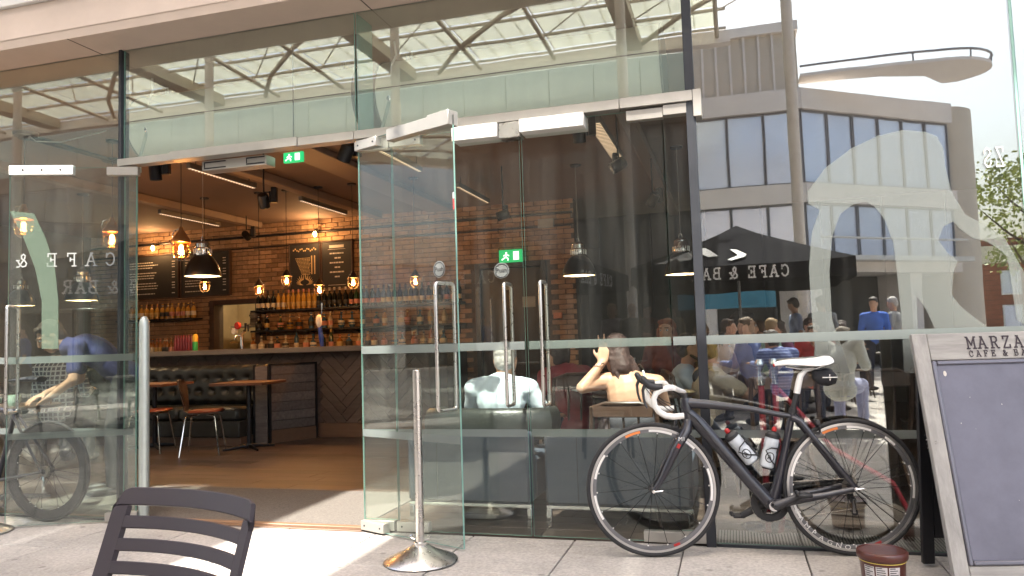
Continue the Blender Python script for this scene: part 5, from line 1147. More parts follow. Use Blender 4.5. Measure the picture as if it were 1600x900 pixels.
# ================================================================== THE PLAZA BEHIND THE VIEWER (seen in the glass)
BEI = mat('beige_cladding', (.76, .70, .66), .7, 0, .08, 1.5); BEI2 = mat('beige_ribbed_cladding', (.58, .51, .43), .6, 0, .08, 1.5)
SKYW = mat('sky_tinted_glass', (.80, .85, 1.0), .22, .45, .10, .5); WFR = mat('grey_window_frame', (.22, .22, .24), .5, .2)  # reflected sky partly put into the pale blue pane colour
CST = mat('canopy_steel', (.50, .44, .36), .5, .2, .06, 1); PANE = film('canopy_glazing', (.86, .87, .74), .62)
def win_mesh(w_, h_):
    def f():
        b = MB()
        for a, c_ in (((0, 0, 0), (.035, .12, h_)), ((w_-.035, 0, 0), (w_, .12, h_)), ((.036, 0, 0), (w_-.036, .12, .05)), ((.036, 0, h_-.05), (w_-.036, .12, h_))): b.box(a, c_)
        return b.mesh('window', WFR)
    return shared(('wf', w_, h_), f), shared(('wp', w_, h_), lambda: MB().box((.037, .05, .052), (w_-.037, .07, h_-.052)).mesh('pane', SKYW))
def building(name, label, x, y, rz, L_, levels, top, dep=8, bay=1.2, wallm=None, panem=None):
    """front along local +x, facing local +y"""
    t = thing(name, label, 'building', (x, y, 0), rz); wallm = wallm or BEI
    z = 0; n = int(L_/bay)
    for (kind, z0, z1) in levels:
        if kind == 'w':
            ob('wall_recess', MB().box((.0, -dep, z0), (L_, -.18, z1)), t, mats=WFR)
            for i in range(n):
                a, p_ = win_mesh(round(bay-.02, 3), round(z1-z0-.01, 3)); o = ob('window', a, t, (i*bay+.01, -.15, z0+.005)); pn = ob('pane', p_, o)
                if panem: pn.material_slots[0].link = 'OBJECT'; pn.material_slots[0].material = panem
        elif kind == 'g':
            ob('shop_recess', MB().box((.0, -dep, z0), (L_, -1.4, z1)), t, mats=mat('dark_shop', (.035, .032, .028), .5))
            for i in range(0, n, 4): ob('pier', MB().box((i*bay, -1.39, z0), (i*bay+.5, -.1, z1-.002)), t, mats=wallm)
        elif kind == 'r': 
            ob('ribbed_wall', MB().box((0, -dep, z0), (L_, -.05, z1)), t, mats=BEI2)
            for i in range(int(L_/.42)): ob('rib', shared(('rib', z1-z0), lambda: MB().box((0, -.05, 0), (.06, .04, z1-z0)).mesh('rib', BEI)), t, (i*.42, .001, z0))
        elif kind == 'p':  # green panels added so their reflection stands in for the daylit duct
            for i in range(int(L_/1.5)): ob('added_green_panel', shared(('pp', z1-z0), lambda: MB().bbox((.01, -.3, 0), (1.49, .05, z1-z0), .01).mesh('added_green_panel', mat('lit_duct_green', (.50, .56, .47), .5, 0, .05, 1))), t, (i*1.5, 0, z0))
            ob('parapet_back', MB().box((0, -dep, z0), (L_, -.31, z1)), t, mats=wallm)
        else: ob('band', MB().box((-.06, -dep, z0), (L_+.06, .10, z1)), t, mats=wallm)
    return t
LV0 = [('g', 0, 2.9), ('b', 2.903, 3.35), ('w', 3.353, 5.0), ('b', 5.003, 5.6), ('w', 5.603, 7.85), ('b', 7.853, 8.5)]
LV = LV0
building('office_building', 'long beige office building with blue windows opposite, left part under the canopy', -34.0, -20, 0, 33, LV+[('p', 8.503, 10.1)], 10.1, wallm=mat('canopy_shaded_cladding', (.30, .25, .20), .7, 0, .1, 1.5), panem=mat('canopy_shaded_pane', (.24, .22, .21), .35, .1))  # canopy shade put into the darker cladding and pane colours
building('office_building', 'beige office block with ribbed top storey behind the right canopy column, reflected', -.99, -20, 0, 3.24, LV+[('r', 8.503, 10.3), ('b', 10.303, 10.6)], 10.6, bay=1.08)
ang = math.atan2(-3.7, 4.9)
ob2 = building('office_building', 'beige office building with curved roof overhang at the right, reflected in the window', 2.27, -20, ang, 6.13, LV, 8.5, bay=1.02, dep=6)
ob('penthouse', MB().box((.3, -5.5, 8.503), (4.6, -1.4, 8.83)), ob2, mats=BEI2)
Wi = (Matrix.Translation(ob2.location) @ ob2.rotation_euler.to_matrix().to_4x4()).inverted()
rim_ = [(2.3, -19.9), (5.4, -19.9)]+[(5.9+1.9*math.sin(q*.2), -21.3+1.35*math.cos(q*.2)) for q in range(13)]+[(6.7, -22.3), (6.0, -21.3), (4.6, -20.8), (2.3, -20.7)]
vs = [tuple((Wi @ Vector((x_, y_, 0)))[:2]) for x_, y_ in rim_]
ob('roof_overhang', MB().prism(vs, 8.84, 8.93), ob2, mats=BEI); ob('roof_rail', MB().tube([(x_, y_, 9.16) for x_, y_ in vs[:14]], .04, 6), ob2, mats=WFR)
for q_ in (1, 5, 8, 12): ob('rail_post', MB().tube([(vs[q_][0], vs[q_][1], 8.92), (vs[q_][0], vs[q_][1], 9.16)], .025, 5), ob2, mats=WFR)
ob('corner_tower', MB().tube([(6.9, -1.2, 0), (6.9, -1.2, 8.5)], 1.15, 28), ob2, mats=BEI2)
ob('balcony_rail', MB().tube([(0, .5, 3.9), (6, .5, 3.9)], .04, 6).box((0, .10, 3.2), (6, .7, 3.34)), ob2, mats=WHITEP)
building('side_building', 'low beige office building closing the left end of the plaza', -33, 4, -math.pi/2, 34, [('g', 0, 2.9), ('b', 2.903, 3.35), ('w', 3.353, 5.0), ('b', 5.003, 6.4)], 6.4)
building('side_building', 'low beige office building along the right side of the plaza, out of the picture', 30, -32, math.pi/2+R(4), 26, [('g', 0, 2.9), ('b', 2.903, 3.35), ('w', 3.353, 5.0), ('b', 5.003, 5.6)], 5.6)
bb = thing('brick_building', 'red brick building with a white sign band behind the tree, reflected at the right', 'building', (25.6, -40, 0), 0)
RB = mat('red_brick_wall', (.30, .12, .07), .85, 0, .25, 3)
ob('wall', MB().box((-14, -8, 0), (0, 0, 5.6)), bb, mats=RB); ob('sign_band', MB().box((-13.8, .001, 4.3), (-7, .12, 5.2)), bb, mats=mat('sign_cream', (.7, .66, .5), .6))
for i in range(7):
    for z in (1.0, 2.7): o = ob('window', MB().box((-1.6-i*1.8, -.03, z), (-.7-i*1.8, .03, z+1.2)), bb, mats=WHITEP); ob('pane', MB().box((-1.53-i*1.8, .031, z+.07), (-.77-i*1.8, .04, z+1.13)), o, mats=SKYW)
for k in range(22): ob('brick_course', MB().box((-14, .001, .2+k*.25), (0, .012, .215+k*.25)), bb, mats=MORT) if k < 17 else None
def tree(lab, x, y, h, cw, seed, n=2600, col=(.26, .30, .08)):
    r_ = random.Random(seed); t = thing('plaza_tree', lab, 'tree', (x, y, 0))
    ob('trunk', MB().tube([(0, 0, 0), (.05, .02, h*.25), (-.03, .05, h*.5), (.02, 0, h*.75)], [.22, .17, .11, .04], 10), t, mats=mat('bark', (.10, .075, .05), .9, 0, .3, 6, .01, 12))
    for k in range(9):
        a = k*2.4; z0 = h*(.28+.05*k); e = Vector((math.cos(a)*cw*.7, math.sin(a)*cw*.7, z0+h*.22)); ob('limb', MB().tube([(0, 0, z0), tuple(Vector((0, 0, z0)).lerp(e, .5)+Vector((0, 0, -.1))), tuple(e)], [.07, .045, .015], 6), t, mats=mat('bark', (.10, .075, .05), .9))
    b = MB(); cl = []
    for k in range(26):
        a = r_.uniform(0, 6.28); rr = cw*math.sqrt(r_.random())*.85; z = h*(.42+.5*r_.random()); f = 1-abs(z/h-.68)*1.4; cl.append(Vector((math.cos(a)*rr*f, math.sin(a)*rr*f, z)))
    for k in range(n):
        c_ = cl[r_.randrange(26)]+Vector((r_.gauss(0, .42), r_.gauss(0, .42), r_.gauss(0, .32))); u = Vector((r_.gauss(0, 1), r_.gauss(0, 1), r_.gauss(0, 1))).normalized(); v = u.orthogonal().normalized(); s = r_.uniform(.06, .13)
        b.add([c_-u*s, c_+v*s*.6, c_+u*s, c_-v*s*.6], [(0, 1, 2, 3)])
    ob('crown', b.mesh('crown', mat('leaf_green', col, .55, 0, .35, 1.5), smooth=False), t, kind='stuff'); return t
tree('yellow-green plane tree in front of the brick building, reflected at the far right', 11.8, -31, 8.6, 2.6, 3)
tree('second plane tree further right, reflected beyond the figure graphic', 15.8, -30, 9.6, 3.2, 5)
# canopy: glass roof on steel ribs and round columns
cn = thing('glass_canopy', 'high glass and steel canopy over the plaza, mirrored in the upper shop window', 'canopy', (0, 2.1, 0))
for i in range(14):
    x = -30.6+i*2.35
    ob('rib', MB().tube([(x, -19.7, 9.5), (x, -16, 9.62), (x, -12.5, 9.5), (x, -9.6, 9.2)], .06, 8), cn, mats=CST)
    if i % 3 == 0: ob('broad_beam', MB().box((x-.25, -19.6, 9.4), (x+.25, -9.8, 9.75)), cn, mats=CST)
    for yy_ in (-18.3, -15.7): ob('tie_rod', MB().tube([(x, yy_, 9.66), (x+2.35, yy_+2.6, 9.66)], .02, 5), cn, mats=CST)
for k, yy_ in enumerate((-19.6, -18.3, -17.0, -15.7, -14.4, -13.1, -11.8, -10.5)): ob('purlin', MB().box((-31, yy_-.03, 9.68), (.2, yy_+.03, 9.75)), cn, mats=CST)
for i in range(52): ob('glazing_bar', shared('gb', lambda: MB().box((-.012, -19.7, 9.80), (.012, -9.8, 9.84)).mesh('glazing_bar', CST)), cn, (-30.6+i*.5875, 0, 0))
for i in range(13):
    for j in range(7):
        ob('roof_pane', shared('rp', lambda: MB().box((.04, .06, 0), (2.31, 1.24, .02)).mesh('roof_pane', PANE)), cn, (-30.6+i*2.35, -19.6+j*1.3, 9.775))
for i in range(5):
    x = -27+i*6.2; ob('curved_brace', MB().tube([(x, -19.5, 9.5), (x+1.2, -18.0, 9.55), (x+3.0, -16.4, 9.6), (x+5.0, -15.0, 9.6), (x+7.2, -14.0, 9.55)], .07, 8), cn, mats=CST)
ob('gutter_beam', MB().box((-31, -19.95, 9.32), (.3, -19.62, 9.65)), cn, mats=BEI)
for k, (x0, x1, y0, y1) in enumerate(((-7.4, -4.004, -11.6, -4.60), (-4.0, -2.66, -11.6, -3.45), (-1.76, -.304, -11.6, -4.25), (-.30, 6.5, -8.8, -4.25))):  # unseen panels added to shade the pavement and leave the sun patch
    n = max(1, round((x1-x0)/1.6)); wd = (x1-x0)/n
    for i in range(n):
        ob('unseen_sun_blocker', MB().bbox((x0+i*wd+.002, y0-2.1, 9.0), (x0+(i+1)*wd-.002, y1-2.1, 9.05), .004), cn, mats=mat('unseen_sun_blocker', (.55, .53, .5), .6))
for i in range(12): ob('unseen_sun_blocker', MB().bbox((-12+i*1.75+.002, -5.78, 9.225), (-10.25+i*1.75-.002, -4.40, 9.27), .004), cn, mats=mat('unseen_sun_blocker', (.55, .53, .5), .6))  # further added blockers keep the sun off fascia and transom
for x in (-7.4, -2.74, -1.72, 6.4): ob('cantilever_beam', MB().box((x, -14.6, 9.06), (x+.08, -2.2, 9.2)), cn, mats=CST)
for k, x in enumerate((-26, -19.5, -13, -7.64, -2.11, 1.40, 6.4)):
    t = thing('canopy_column', f'pale round canopy column on the plaza, {ORD[k]} from the left in the row', 'column', (x, -12.5, 0), 0, 'canopy columns')
    ob('shaft', MB().tube([(0, 0, .02), (0, 0, 9.3)], .115, 20), t, mats=mat('column_paint', (.66, .60, .54), .5)); ob('base_collar', MB().lathe([(0, 0), (.2, 0), (.2, .03), (.13, .06), (.13, .1), (0, .1)], 20), t, mats=CST)
# parasols
def parasol(lab, x, y, rz, s=3.2, zv=1.9, zt=2.16, zp=2.95, text='CAFE & BAR', off=0):
    t = thing('parasol', lab, 'parasol', (x, y, 0), rz, 'black parasols of the terrace'); h_ = s/2
    vs = [(0, 0, zp)]; fs = []; N = 8
    rim = []
    for e in range(4):
        a0 = math.pi/4+e*math.pi/2; c0 = Vector((math.cos(a0), math.sin(a0), 0))*h_*math.sqrt(2); a1 = a0+math.pi/2; c1 = Vector((math.cos(a1), math.sin(a1), 0))*h_*math.sqrt(2)
        for k in range(N): rim.append(c0.lerp(c1, k/N))
    R_ = 5
    vs = [(0, 0, zp)]
    for r_ in range(1, R_+1):
        u = r_/R_
        for k, c_ in enumerate(rim):
            kk = (k % N)/N; sag = -.05*math.sin(math.pi*kk)*u; z = zp+(zt-zp)*(u**.88)+(.0 if kk else .02*u)+sag*.3; vs.append((c_.x*u*(1+sag*.2), c_.y*u*(1+sag*.2), z))
    M_ = 4*N
    for k in range(M_): fs.append((0, 1+k, 1+(k+1) % M_))
    for r_ in range(R_-1):
        for k in range(M_): a = 1+r_*M_+k; b_ = 1+r_*M_+(k+1) % M_; fs.append((a, a+M_, b_+M_, b_))
    o = len(vs)
    for k, c_ in enumerate(rim): p_ = Vector(vs[1+(R_-1)*M_+k]); vs.append((p_.x*1.002, p_.y*1.002, zv+.02*math.sin(k*1.6)))
    for k in range(M_): a = 1+(R_-1)*M_+k; b_ = 1+(R_-1)*M_+(k+1) % M_; fs.append((a, o+k, o+(k+1) % M_, b_))
    me = MB().add(vs, fs).mesh('canopy', CLOTHK, True, 60); ca = ob('canopy', me, t)
    md = ca.modifiers.new('thickness', 'SOLIDIFY'); md.thickness = .004; md.offset = 1
    ob('pole', MB().tube([(0, 0, .05), (0, 0, zp-.02)], .025, 12), t, mats=mat('pole_grey', (.3, .3, .3), .4, .5)); ob('base_slab', MB().bbox((-.35, -.35, 0), (.35, .35, .07), .01), t, mats=DGREY)
    for k in range(8):
        a = k*math.pi/4; q_ = h_*(math.sqrt(2) if k % 2 else 1)*.96; ob('rib', MB().tube([(0, 0, zp-.06), (math.cos(a)*q_, math.sin(a)*q_, zt-.02)], .010, 5), t, mats=BLACKM)
    if text:
        for side in range(4):
            lb, lw = letters(text, .165, .024, .34, .004)
            lw_ = lw; Q = Matrix.Rotation(side*math.pi/2, 4, 'Z') @ Matrix.Translation((0, -h_*1.006-.004, 0)) if 0 else Matrix.Rotation(math.pi+side*math.pi/2, 4, 'Z')
            lb.v = [tuple(Q @ Vector((v[0]*.86-lw*.43+off, v[1]-h_*1.004-.006, v[2]+zv+.045))) for v in lb.v]
            ob('valance_lettering', lb, ca, mats=PRINTW)
    return t, ca, h_, zt, zp
t, ca, h_, zt_, zp_ = parasol('black parasol with white house lettering, mirrored right of the black mullion', .12, -9.1, 0)
def swoosh(ca, pts, h_, zt, zp):
    b = MB(); vs = []
    for (x, u) in pts:
        z = zp+(zt-zp)*(u**.88)+.022; vs.append((x, h_*u+.004, z))
    n = len(vs); b.add(vs, [tuple(range(n))]); me = b.mesh('printed_swoosh', PRINTW, False); bm = bmesh.new(); bm.from_mesh(me); bmesh.ops.triangulate(bm, faces=bm.faces[:]); bm.to_mesh(me); bm.free(); ob('printed_swoosh', me, ca)
swoosh(ca, [(-1.25, .93), (-1.02, .80), (-.80, .66), (-.62, .56), (-.50, .54), (-.42, .62), (-.30, .78), (-.44, .80), (-.56, .70), (-.70, .84), (-.86, .90), (-.92, .80), (-1.08, .92)], h_, zt_, zp_)
swoosh(ca, [(-.12, .62), (-.02, .64), (.12, .78), (.10, .84), (-.10, .93), (-.16, .90), (.0, .80)], h_, zt_, zp_)
parasol('black parasol with white house lettering, mirrored in the shut doors above the man\'s head', -3.55, -7.5, R(10), off=0)
parasol('black parasol at the left of the terrace, mirrored in the left window', -8.3, -8.2, R(-6), text='')
tag(ob('turquoise_hoarding', MB().bbox((-1.3, -.04, 1.75), (1.0, .04, 2.25), .005), loc=(0, -15, 0), mats=mat('turquoise_panel', (.03, .19, .30), .5)), 'turquoise banner panel behind the terrace, mirrored below the parasol', 'banner')
for x in (-1.28, .98): tag(ob('hoarding_post', MB().tube([(0, 0, 0), (0, 0, 1.745)], .04, 8), loc=(x, -15, 0), mats=BLACKM), ('left' if x < 0 else 'right')+' post of the turquoise banner', 'post')
k = 0
for (x, y) in ((-1.2, -8.2), (.9, -8.6), (2.6, -9.6), (-3.6, -8.8), (-5.6, -7.4), (4.2, -8.2)):
    cafe_table(f'terrace table, {ORD[k]} laid out behind the viewer, seen only as a reflection', x, y, .74, .36, mat('pale_table', (.45, .42, .38), .4), grp='terrace tables'); k += 1
    for s in (-1, 1): bent_chair(f'terrace chair on the {"left" if s < 0 else "right"} of the {ORD[k-1]} terrace table', x+s*.62, y+.1*s, s*R(90), 'terrace chairs')

# ================================================================== PEOPLE
SKIN = mat('skin_light', (.52, .30, .20), .5, 0, .08, 14, spec=.4); SKIN2 = mat('skin_tanned', (.42, .22, .14), .5, 0, .08, 14)
EYE = mat('eye_white', (.7, .68, .65), .3); IRIS = mat('dark_iris', (.03, .02, .015), .2); LIP = mat('lip_tone', (.36, .13, .10), .5)
def cloth(n, c, v=.12): return mat('cloth_'+n, c, .85, 0, v+.06, 9, .014, 11, (1, 1, .6))
def check(n, c1, c2, s, stripes=False, ang=0):
    if 'ck'+n in MATS: return MATS['ck'+n]
    m = cloth(n, c1); nt_ = m.node_tree; p = nt_.nodes['Principled BSDF']; MATS['ck'+n] = m
    tc = nd(nt_, 'ShaderNodeTexCoord'); mx = nd(nt_, 'ShaderNodeMix', data_type='RGBA'); mx.inputs[6].default_value = (*c1, 1); mx.inputs[7].default_value = (*c2, 1)
    w1 = nd(nt_, 'ShaderNodeTexWave', bands_direction='Z'); w1.inputs['Scale'].default_value = s; w1.inputs['Distortion'].default_value = .6; w1.inputs['Detail'].default_value = 1
    nt_.links.new(tc.outputs['Object'], w1.inputs['Vector']); src = w1.outputs['Fac']
    if not stripes:
        w2 = nd(nt_, 'ShaderNodeTexWave', bands_direction='X'); w2.inputs['Scale'].default_value = s; nt_.links.new(tc.outputs['Object'], w2.inputs['Vector'])
        mu = nd(nt_, 'ShaderNodeMath', operation='MAXIMUM'); nt_.links.new(w1.outputs['Fac'], mu.inputs[0]); nt_.links.new(w2.outputs['Fac'], mu.inputs[1]); src = mu.outputs[0]
    cr_ = nd(nt_, 'ShaderNodeMath', operation='GREATER_THAN'); cr_.inputs[1].default_value = .78; nt_.links.new(src, cr_.inputs[0]); nt_.links.new(cr_.outputs[0], mx.inputs[0])
    nt_.links.new(mx.outputs[2], p.inputs['Base Color']); return m
def remesh(name, mb, m, parent, vox, it=3):
    me = bpy.data.meshes.new(name); me.from_pydata(mb.v, [], mb.f); o = bpy.data.objects.new(name, me); COL.objects.link(o)
    r_ = o.modifiers.new('r', 'REMESH'); r_.mode = 'VOXEL'; r_.voxel_size = vox; s_ = o.modifiers.new('s', 'SMOOTH'); s_.factor = .5; s_.iterations = it
    if name in ('hair', 'shirt', 'trousers'):
        tx = bpy.data.textures.get('t_'+name) or bpy.data.textures.new('t_'+name, 'CLOUDS')
        tx.noise_scale = .022 if name == 'hair' else .085; tx.noise_depth = 2 if name == 'hair' else 1; tx.cloud_type = 'GRAYSCALE'
        d_ = o.modifiers.new('d', 'DISPLACE'); d_.texture = tx; d_.strength = .012 if name == 'hair' else .013; d_.mid_level = .5; d_.texture_coords = 'LOCAL'
    dg = bpy.context.evaluated_depsgraph_get(); dg.update(); m2 = bpy.data.meshes.new_from_object(o.evaluated_get(dg)); bpy.data.objects.remove(o)
    m2.name = name; m2.materials.clear(); m2.materials.append(m); m2.polygons.foreach_set('use_smooth', [True]*len(m2.polygons)); return ob(name, m2, parent)
SIT = dict(pelvis=(0, 0, .54), chest=(0, .02, .86), neck=(0, .03, 1.05), head=(0, .05, 1.20), hl=(-.09, .02, .52), hr=(.09, .02, .52), kl=(-.12, .42, .52), kr=(.12, .42, .52), al=(-.12, .40, .09), ar=(.12, .40, .09),
           sl=(-.18, .02, 1.0), sr=(.18, .02, 1.0), el=(-.24, .08, .74), er=(.24, .08, .74), wl=(-.17, .32, .76), wr=(.17, .32, .76))
STAND = dict(pelvis=(0, 0, .95), chest=(0, 0, 1.27), neck=(0, .0, 1.47), head=(0, .025, 1.62), hl=(-.09, 0, .92), hr=(.09, 0, .92), kl=(-.11, .02, .50), kr=(.11, .02, .50), al=(-.12, -.02, .09), ar=(.12, -.02, .09),
           sl=(-.18, 0, 1.41), sr=(.18, 0, 1.41), el=(-.24, -.02, 1.13), er=(.24, -.02, 1.13), wl=(-.24, .10, .90), wr=(.24, .10, .90))
def hand_prims(b, w, d, up, side=1, curl=.5, s=1., spread=.12):
    w = Vector(w); d = Vector(d).normalized(); up = Vector(up); up = (up-d*up.dot(d)).normalized(); lat = d.cross(up).normalized()*side
    for k in range(4):
        o_ = (k-1.5)*.0195*s; base = w+d*(.088-.004*abs(k-1))*s+lat*o_
        b.cap(w+d*.012*s+lat*o_*.7, .0145*s, base, .0115*s, 8)
        L1, L2, L3 = [l*s*(1, 1.08, 1.0, .8)[k] for l in (.040, .026, .020)]
        dd = (d+lat*(k-1.5)*spread).normalized(); c_ = curl
        p1 = base+dd*L1; d2 = (dd*math.cos(c_)-up*math.sin(c_)); p1 = base+(dd*math.cos(c_*.5)-up*math.sin(c_*.5))*L1; p2 = p1+d2*L2; d3 = (dd*math.cos(c_*1.6)-up*math.sin(c_*1.6)); p3 = p2+d3*L3
        b.cap(base, .0100*s, p1, .0092*s, 8); b.cap(p1, .0092*s, p2, .0085*s, 8); b.cap(p2, .0085*s, p3, .0072*s, 8)
    t0 = w+d*.022*s-lat*.024*s; t1 = t0+(d*.6-lat*.8-up*.2).normalized()*.040*s; t2 = t1+(d*.85-lat*.45-up*.3).normalized()*.030*s
    b.cap(w+d*.015*s-lat*.01*s, .016*s, t0, .0145*s, 8); b.cap(t0, .0135*s, t1, .0105*s, 8); b.cap(t1, .0105*s, t2, .0085*s, 8)
def person(label, x, y, rz, base=SIT, J=None, shirt=None, trousers=None, hair=(.04, .025, .015), hstyle='short', skin=None, vox=.013, sleeve=.45, hy=0, hp=0, group=None, z=0, sc=1., female=False, hands=None, beard=False, straps=False, cap=None, seatz=None, face=True):
    j = dict(base); j.update(J or {}); j = {k: Vector(v) for k, v in j.items()}; skin = skin or SKIN
    t = thing('person', label, 'person', (x, y, z), rz, group); t.scale = (sc,)*3
    def torso(b, g, low=True):
        pe, ch_, nk = j['pelvis'], j['chest'], j['neck']; up = (ch_-pe).normalized(); rot = Vector((0, 0, 1)).rotation_difference(up).to_matrix(); up2 = (nk-ch_).normalized(); rot2 = Vector((0, 0, 1)).rotation_difference((nk-pe).normalized()).to_matrix()
        wd = .94 if female else 1.
        if low: b.ell(pe, (.160+g, .118+g, .115+g), rot=rot)
        b.ell(pe.lerp(ch_, .5), (.136*wd+g, .105+g, .175+g), rot=rot); b.ell(ch_, (.155*wd+g, .112+g, .165+g), rot=rot2); b.ell(ch_.lerp(nk, .35)+rot2 @ Vector((0, -.012, 0)), (.150*wd+g, .088+g, .115+g), rot=rot2)
        for s in ('l', 'r'):
            b.cap(nk.lerp(j['s'+s], .15)+Vector((0, 0, -.05)), .062+g, j['s'+s]+Vector((0, 0, -.018)), .058*wd+g); 
        if female:
            for s in (-1, 1): b.ell(ch_+rot2 @ Vector((s*.07, .085, .0)), (.06+g, .055+g, .06+g))
    b = MB(); torso(b, 0); nk, hd = j['neck'], j['head']
    for s, sg_ in (('l', -1), ('r', 1)):
        b.cap(j['s'+s]+Vector((0, 0, -.02)), .050, j['e'+s], .039); b.cap(j['e'+s], .039, j['w'+s], .026)
        b.cap(j['h'+s], .088, j['k'+s], .058); b.cap(j['k'+s], .056, j['a'+s], .040)
        hs = (hands or {}).get(s, {}); dd = Vector(hs.get('d', (j['w'+s]-j['e'+s]).normalized())); hand_prims(b, j['w'+s], dd, hs.get('up', (0, 0, 1)), sg_*hs.get('side', 1), hs.get('curl', .45), 1.02, hs.get('spread', .10))
        b.ell(j['a'+s]+Vector((0, .07, -.045)), (.042, .12, .036))
    Hm = Matrix.Rotation(hy, 3, 'Z') @ Matrix.Rotation(hp, 3, 'X')
    def H(v): return hd+Hm @ Vector(v)
    b.cap(nk+Vector((0, 0, -.05)), .058, H((0, -.012, -.04)), .053)
    b.ell(H((0, -.012, .032)), (.074, .092, .088), rot=Hm); b.ell(H((0, .022, -.022)), (.060, .070, .092), rot=Hm); b.ell(H((0, .045, -.082)), (.040, .040, .032), rot=Hm)
    for s in (-1, 1):
        b.cap(H((s*.058, -.002, -.03)), .022, H((s*.034, .052, -.085)), .018); b.ell(H((s*.076, -.008, .002)), (.009, .020, .031), rot=Hm); b.ell(H((s*.036, .070, -.012)), (.020, .016, .020), rot=Hm)
        b.cap(H((s*.014, .086, .035)), .010, H((s*.050, .070, .037)), .010)
    b.cap(H((0, .090, .022)), .009, H((0, .108, -.016)), .012); b.ell(H((0, .104, -.020)), (.017, .012, .010), rot=Hm); b.cap(H((-.018, .083, -.050)), .0085, H((.018, .083, -.050)), .0085); b.cap(H((-.015, .080, -.063)), .009, H((.015, .080, -.063)), .009)
    body = remesh('body', b, skin, t, vox)
    if face and vox < .012:
        for s in (-1, 1):
            e = ob('eye', MB().ell(H((s*.031, .079, .018)), (.0125, .010, .009), seg=10, rings=6), body, mats=EYE)
            ob('iris', MB().ell(H((s*.031, .0875, .018)), (.0055, .003, .0055), seg=8, rings=5), body, mats=IRIS)
            ob('eyebrow', MB().cap(H((s*.016, .0965, .040)), .004, H((s*.048, .084, .042)), .003, 6), body, mats=mat('brow_hair', (.04, .025, .015), .8))
        ob('lips', MB().cap(H((-.017, .0915, -.056)), .0045, H((.017, .0915, -.056)), .0045, 6), body, mats=LIP)
    if beard: remesh('beard', MB().cap(H((-.060, .005, -.055)), .016, H((-.035, .062, -.092)), .016).cap(H((.060, .005, -.055)), .016, H((.035, .062, -.092)), .016).cap(H((-.035, .062, -.092)), .016, H((.035, .062, -.092)), .016).cap(H((-.022, .090, -.040)), .006, H((.022, .090, -.040)), .006), mat('brow_hair', (.04, .025, .015), .8), t, .008)
    hm = mat('hair_%02d%02d%02d' % tuple(int(c*99) for c in hair), hair, .65, 0, .3, 60, .003, 150)
    hb = MB()
    if hstyle != 'bald':
        hb.ell(H((0, -.026, .046)), (.084, .094, .090), rot=Hm); hb.ell(H((0, -.050, -.005)), (.074, .062, .080), rot=Hm)
        hb.cap(H((-.05, .045, .098)), .022, H((.05, .045, .098)), .022)
        if hstyle == 'long':
            hb.cap(H((0, -.05, -.02)), .070, H((.01, -.075, -.10)), .058)
            for q_ in range(9):
                a_ = -1.0+q_*.28; hb.cap(H((.055*a_, -.085+.02*a_*a_, -.05)), .026, H((.085*a_+.03, -.10+.03*a_*a_, -.17-.05*math.sin(q_*2.1)-.03*a_)), .009, 8)
        if hstyle == 'bun': hb.ell(H((0, -.11, .10)), (.045, .045, .045))
        if hstyle == 'bob': hb.ell(H((0, -.045, -.04)), (.090, .075, .095)); hb.cap(H((-.075, .01, .02)), .022, H((-.078, .015, -.08)), .02); hb.cap(H((.075, .01, .02)), .022, H((.078, .015, -.08)), .02)
        remesh('hair', hb, hm, t, max(.008, vox*.8), 2)
    if cap: ob('cap', MB().ell(H((0, -.012, .085)), (.088, .104, .065)).ell(H((0, .11, .075)), (.06, .06, .010)), t, mats=cap)
    if shirt is not None:
        b = MB(); torso(b, .015)
        if straps is False:
            for s in ('l', 'r'):
                b.cap(j['s'+s]+Vector((0, 0, -.02)), .066, j['s'+s].lerp(j['e'+s], min(1, sleeve*1.6)), .056)
                if sleeve > .62: b.cap(j['e'+s], .054, j['e'+s].lerp(j['w'+s], .9), .038)
            b.cap(nk+Vector((0, 0, -.07)), .070, nk+Vector((0, 0, -.035)), .066)
        remesh('shirt', b, shirt, t, max(.010, vox))
    b = MB(); b.ell(j['pelvis']+Vector((0, 0, -.01)), (.172, .130, .115))
    for s in ('l', 'r'): b.cap(j['h'+s], .100, j['k'+s], .072); b.cap(j['k'+s], .070, j['a'+s], .055)
    remesh('trousers', b, trousers or cloth('navy', (.03, .035, .06)), t, max(.012, vox))
    for s in ('l', 'r'): ob('shoe', MB().ell(j['a'+s]+Vector((0, .065, -.045)), (.05, .135, .044)), t, mats=mat('shoe_dark', (.03, .025, .022), .5))
    return t
# grey-haired man, back to the window
person('grey haired man in a white T-shirt sitting with his back to the window', -1.50, .60, R(6), SIT, dict(pelvis=(0, -.05, .50), chest=(0, -.03, .76), neck=(0, .02, .915), head=(.02, .07, 1.02), sl=(-.185, -.01, .855), sr=(.185, -.01, .85), el=(-.25, .10, .64), er=(.31, .02, .62), wl=(-.12, .34, .68), wr=(.34, .24, .62), hl=(-.09, .02, .49), hr=(.09, .02, .49)),
       shirt=cloth('white', (.52, .60, .66), .08), trousers=cloth('slate', (.06, .07, .09)), hair=(.34, .32, .30), vox=.009, hp=R(-12), sleeve=.42, sc=.97)
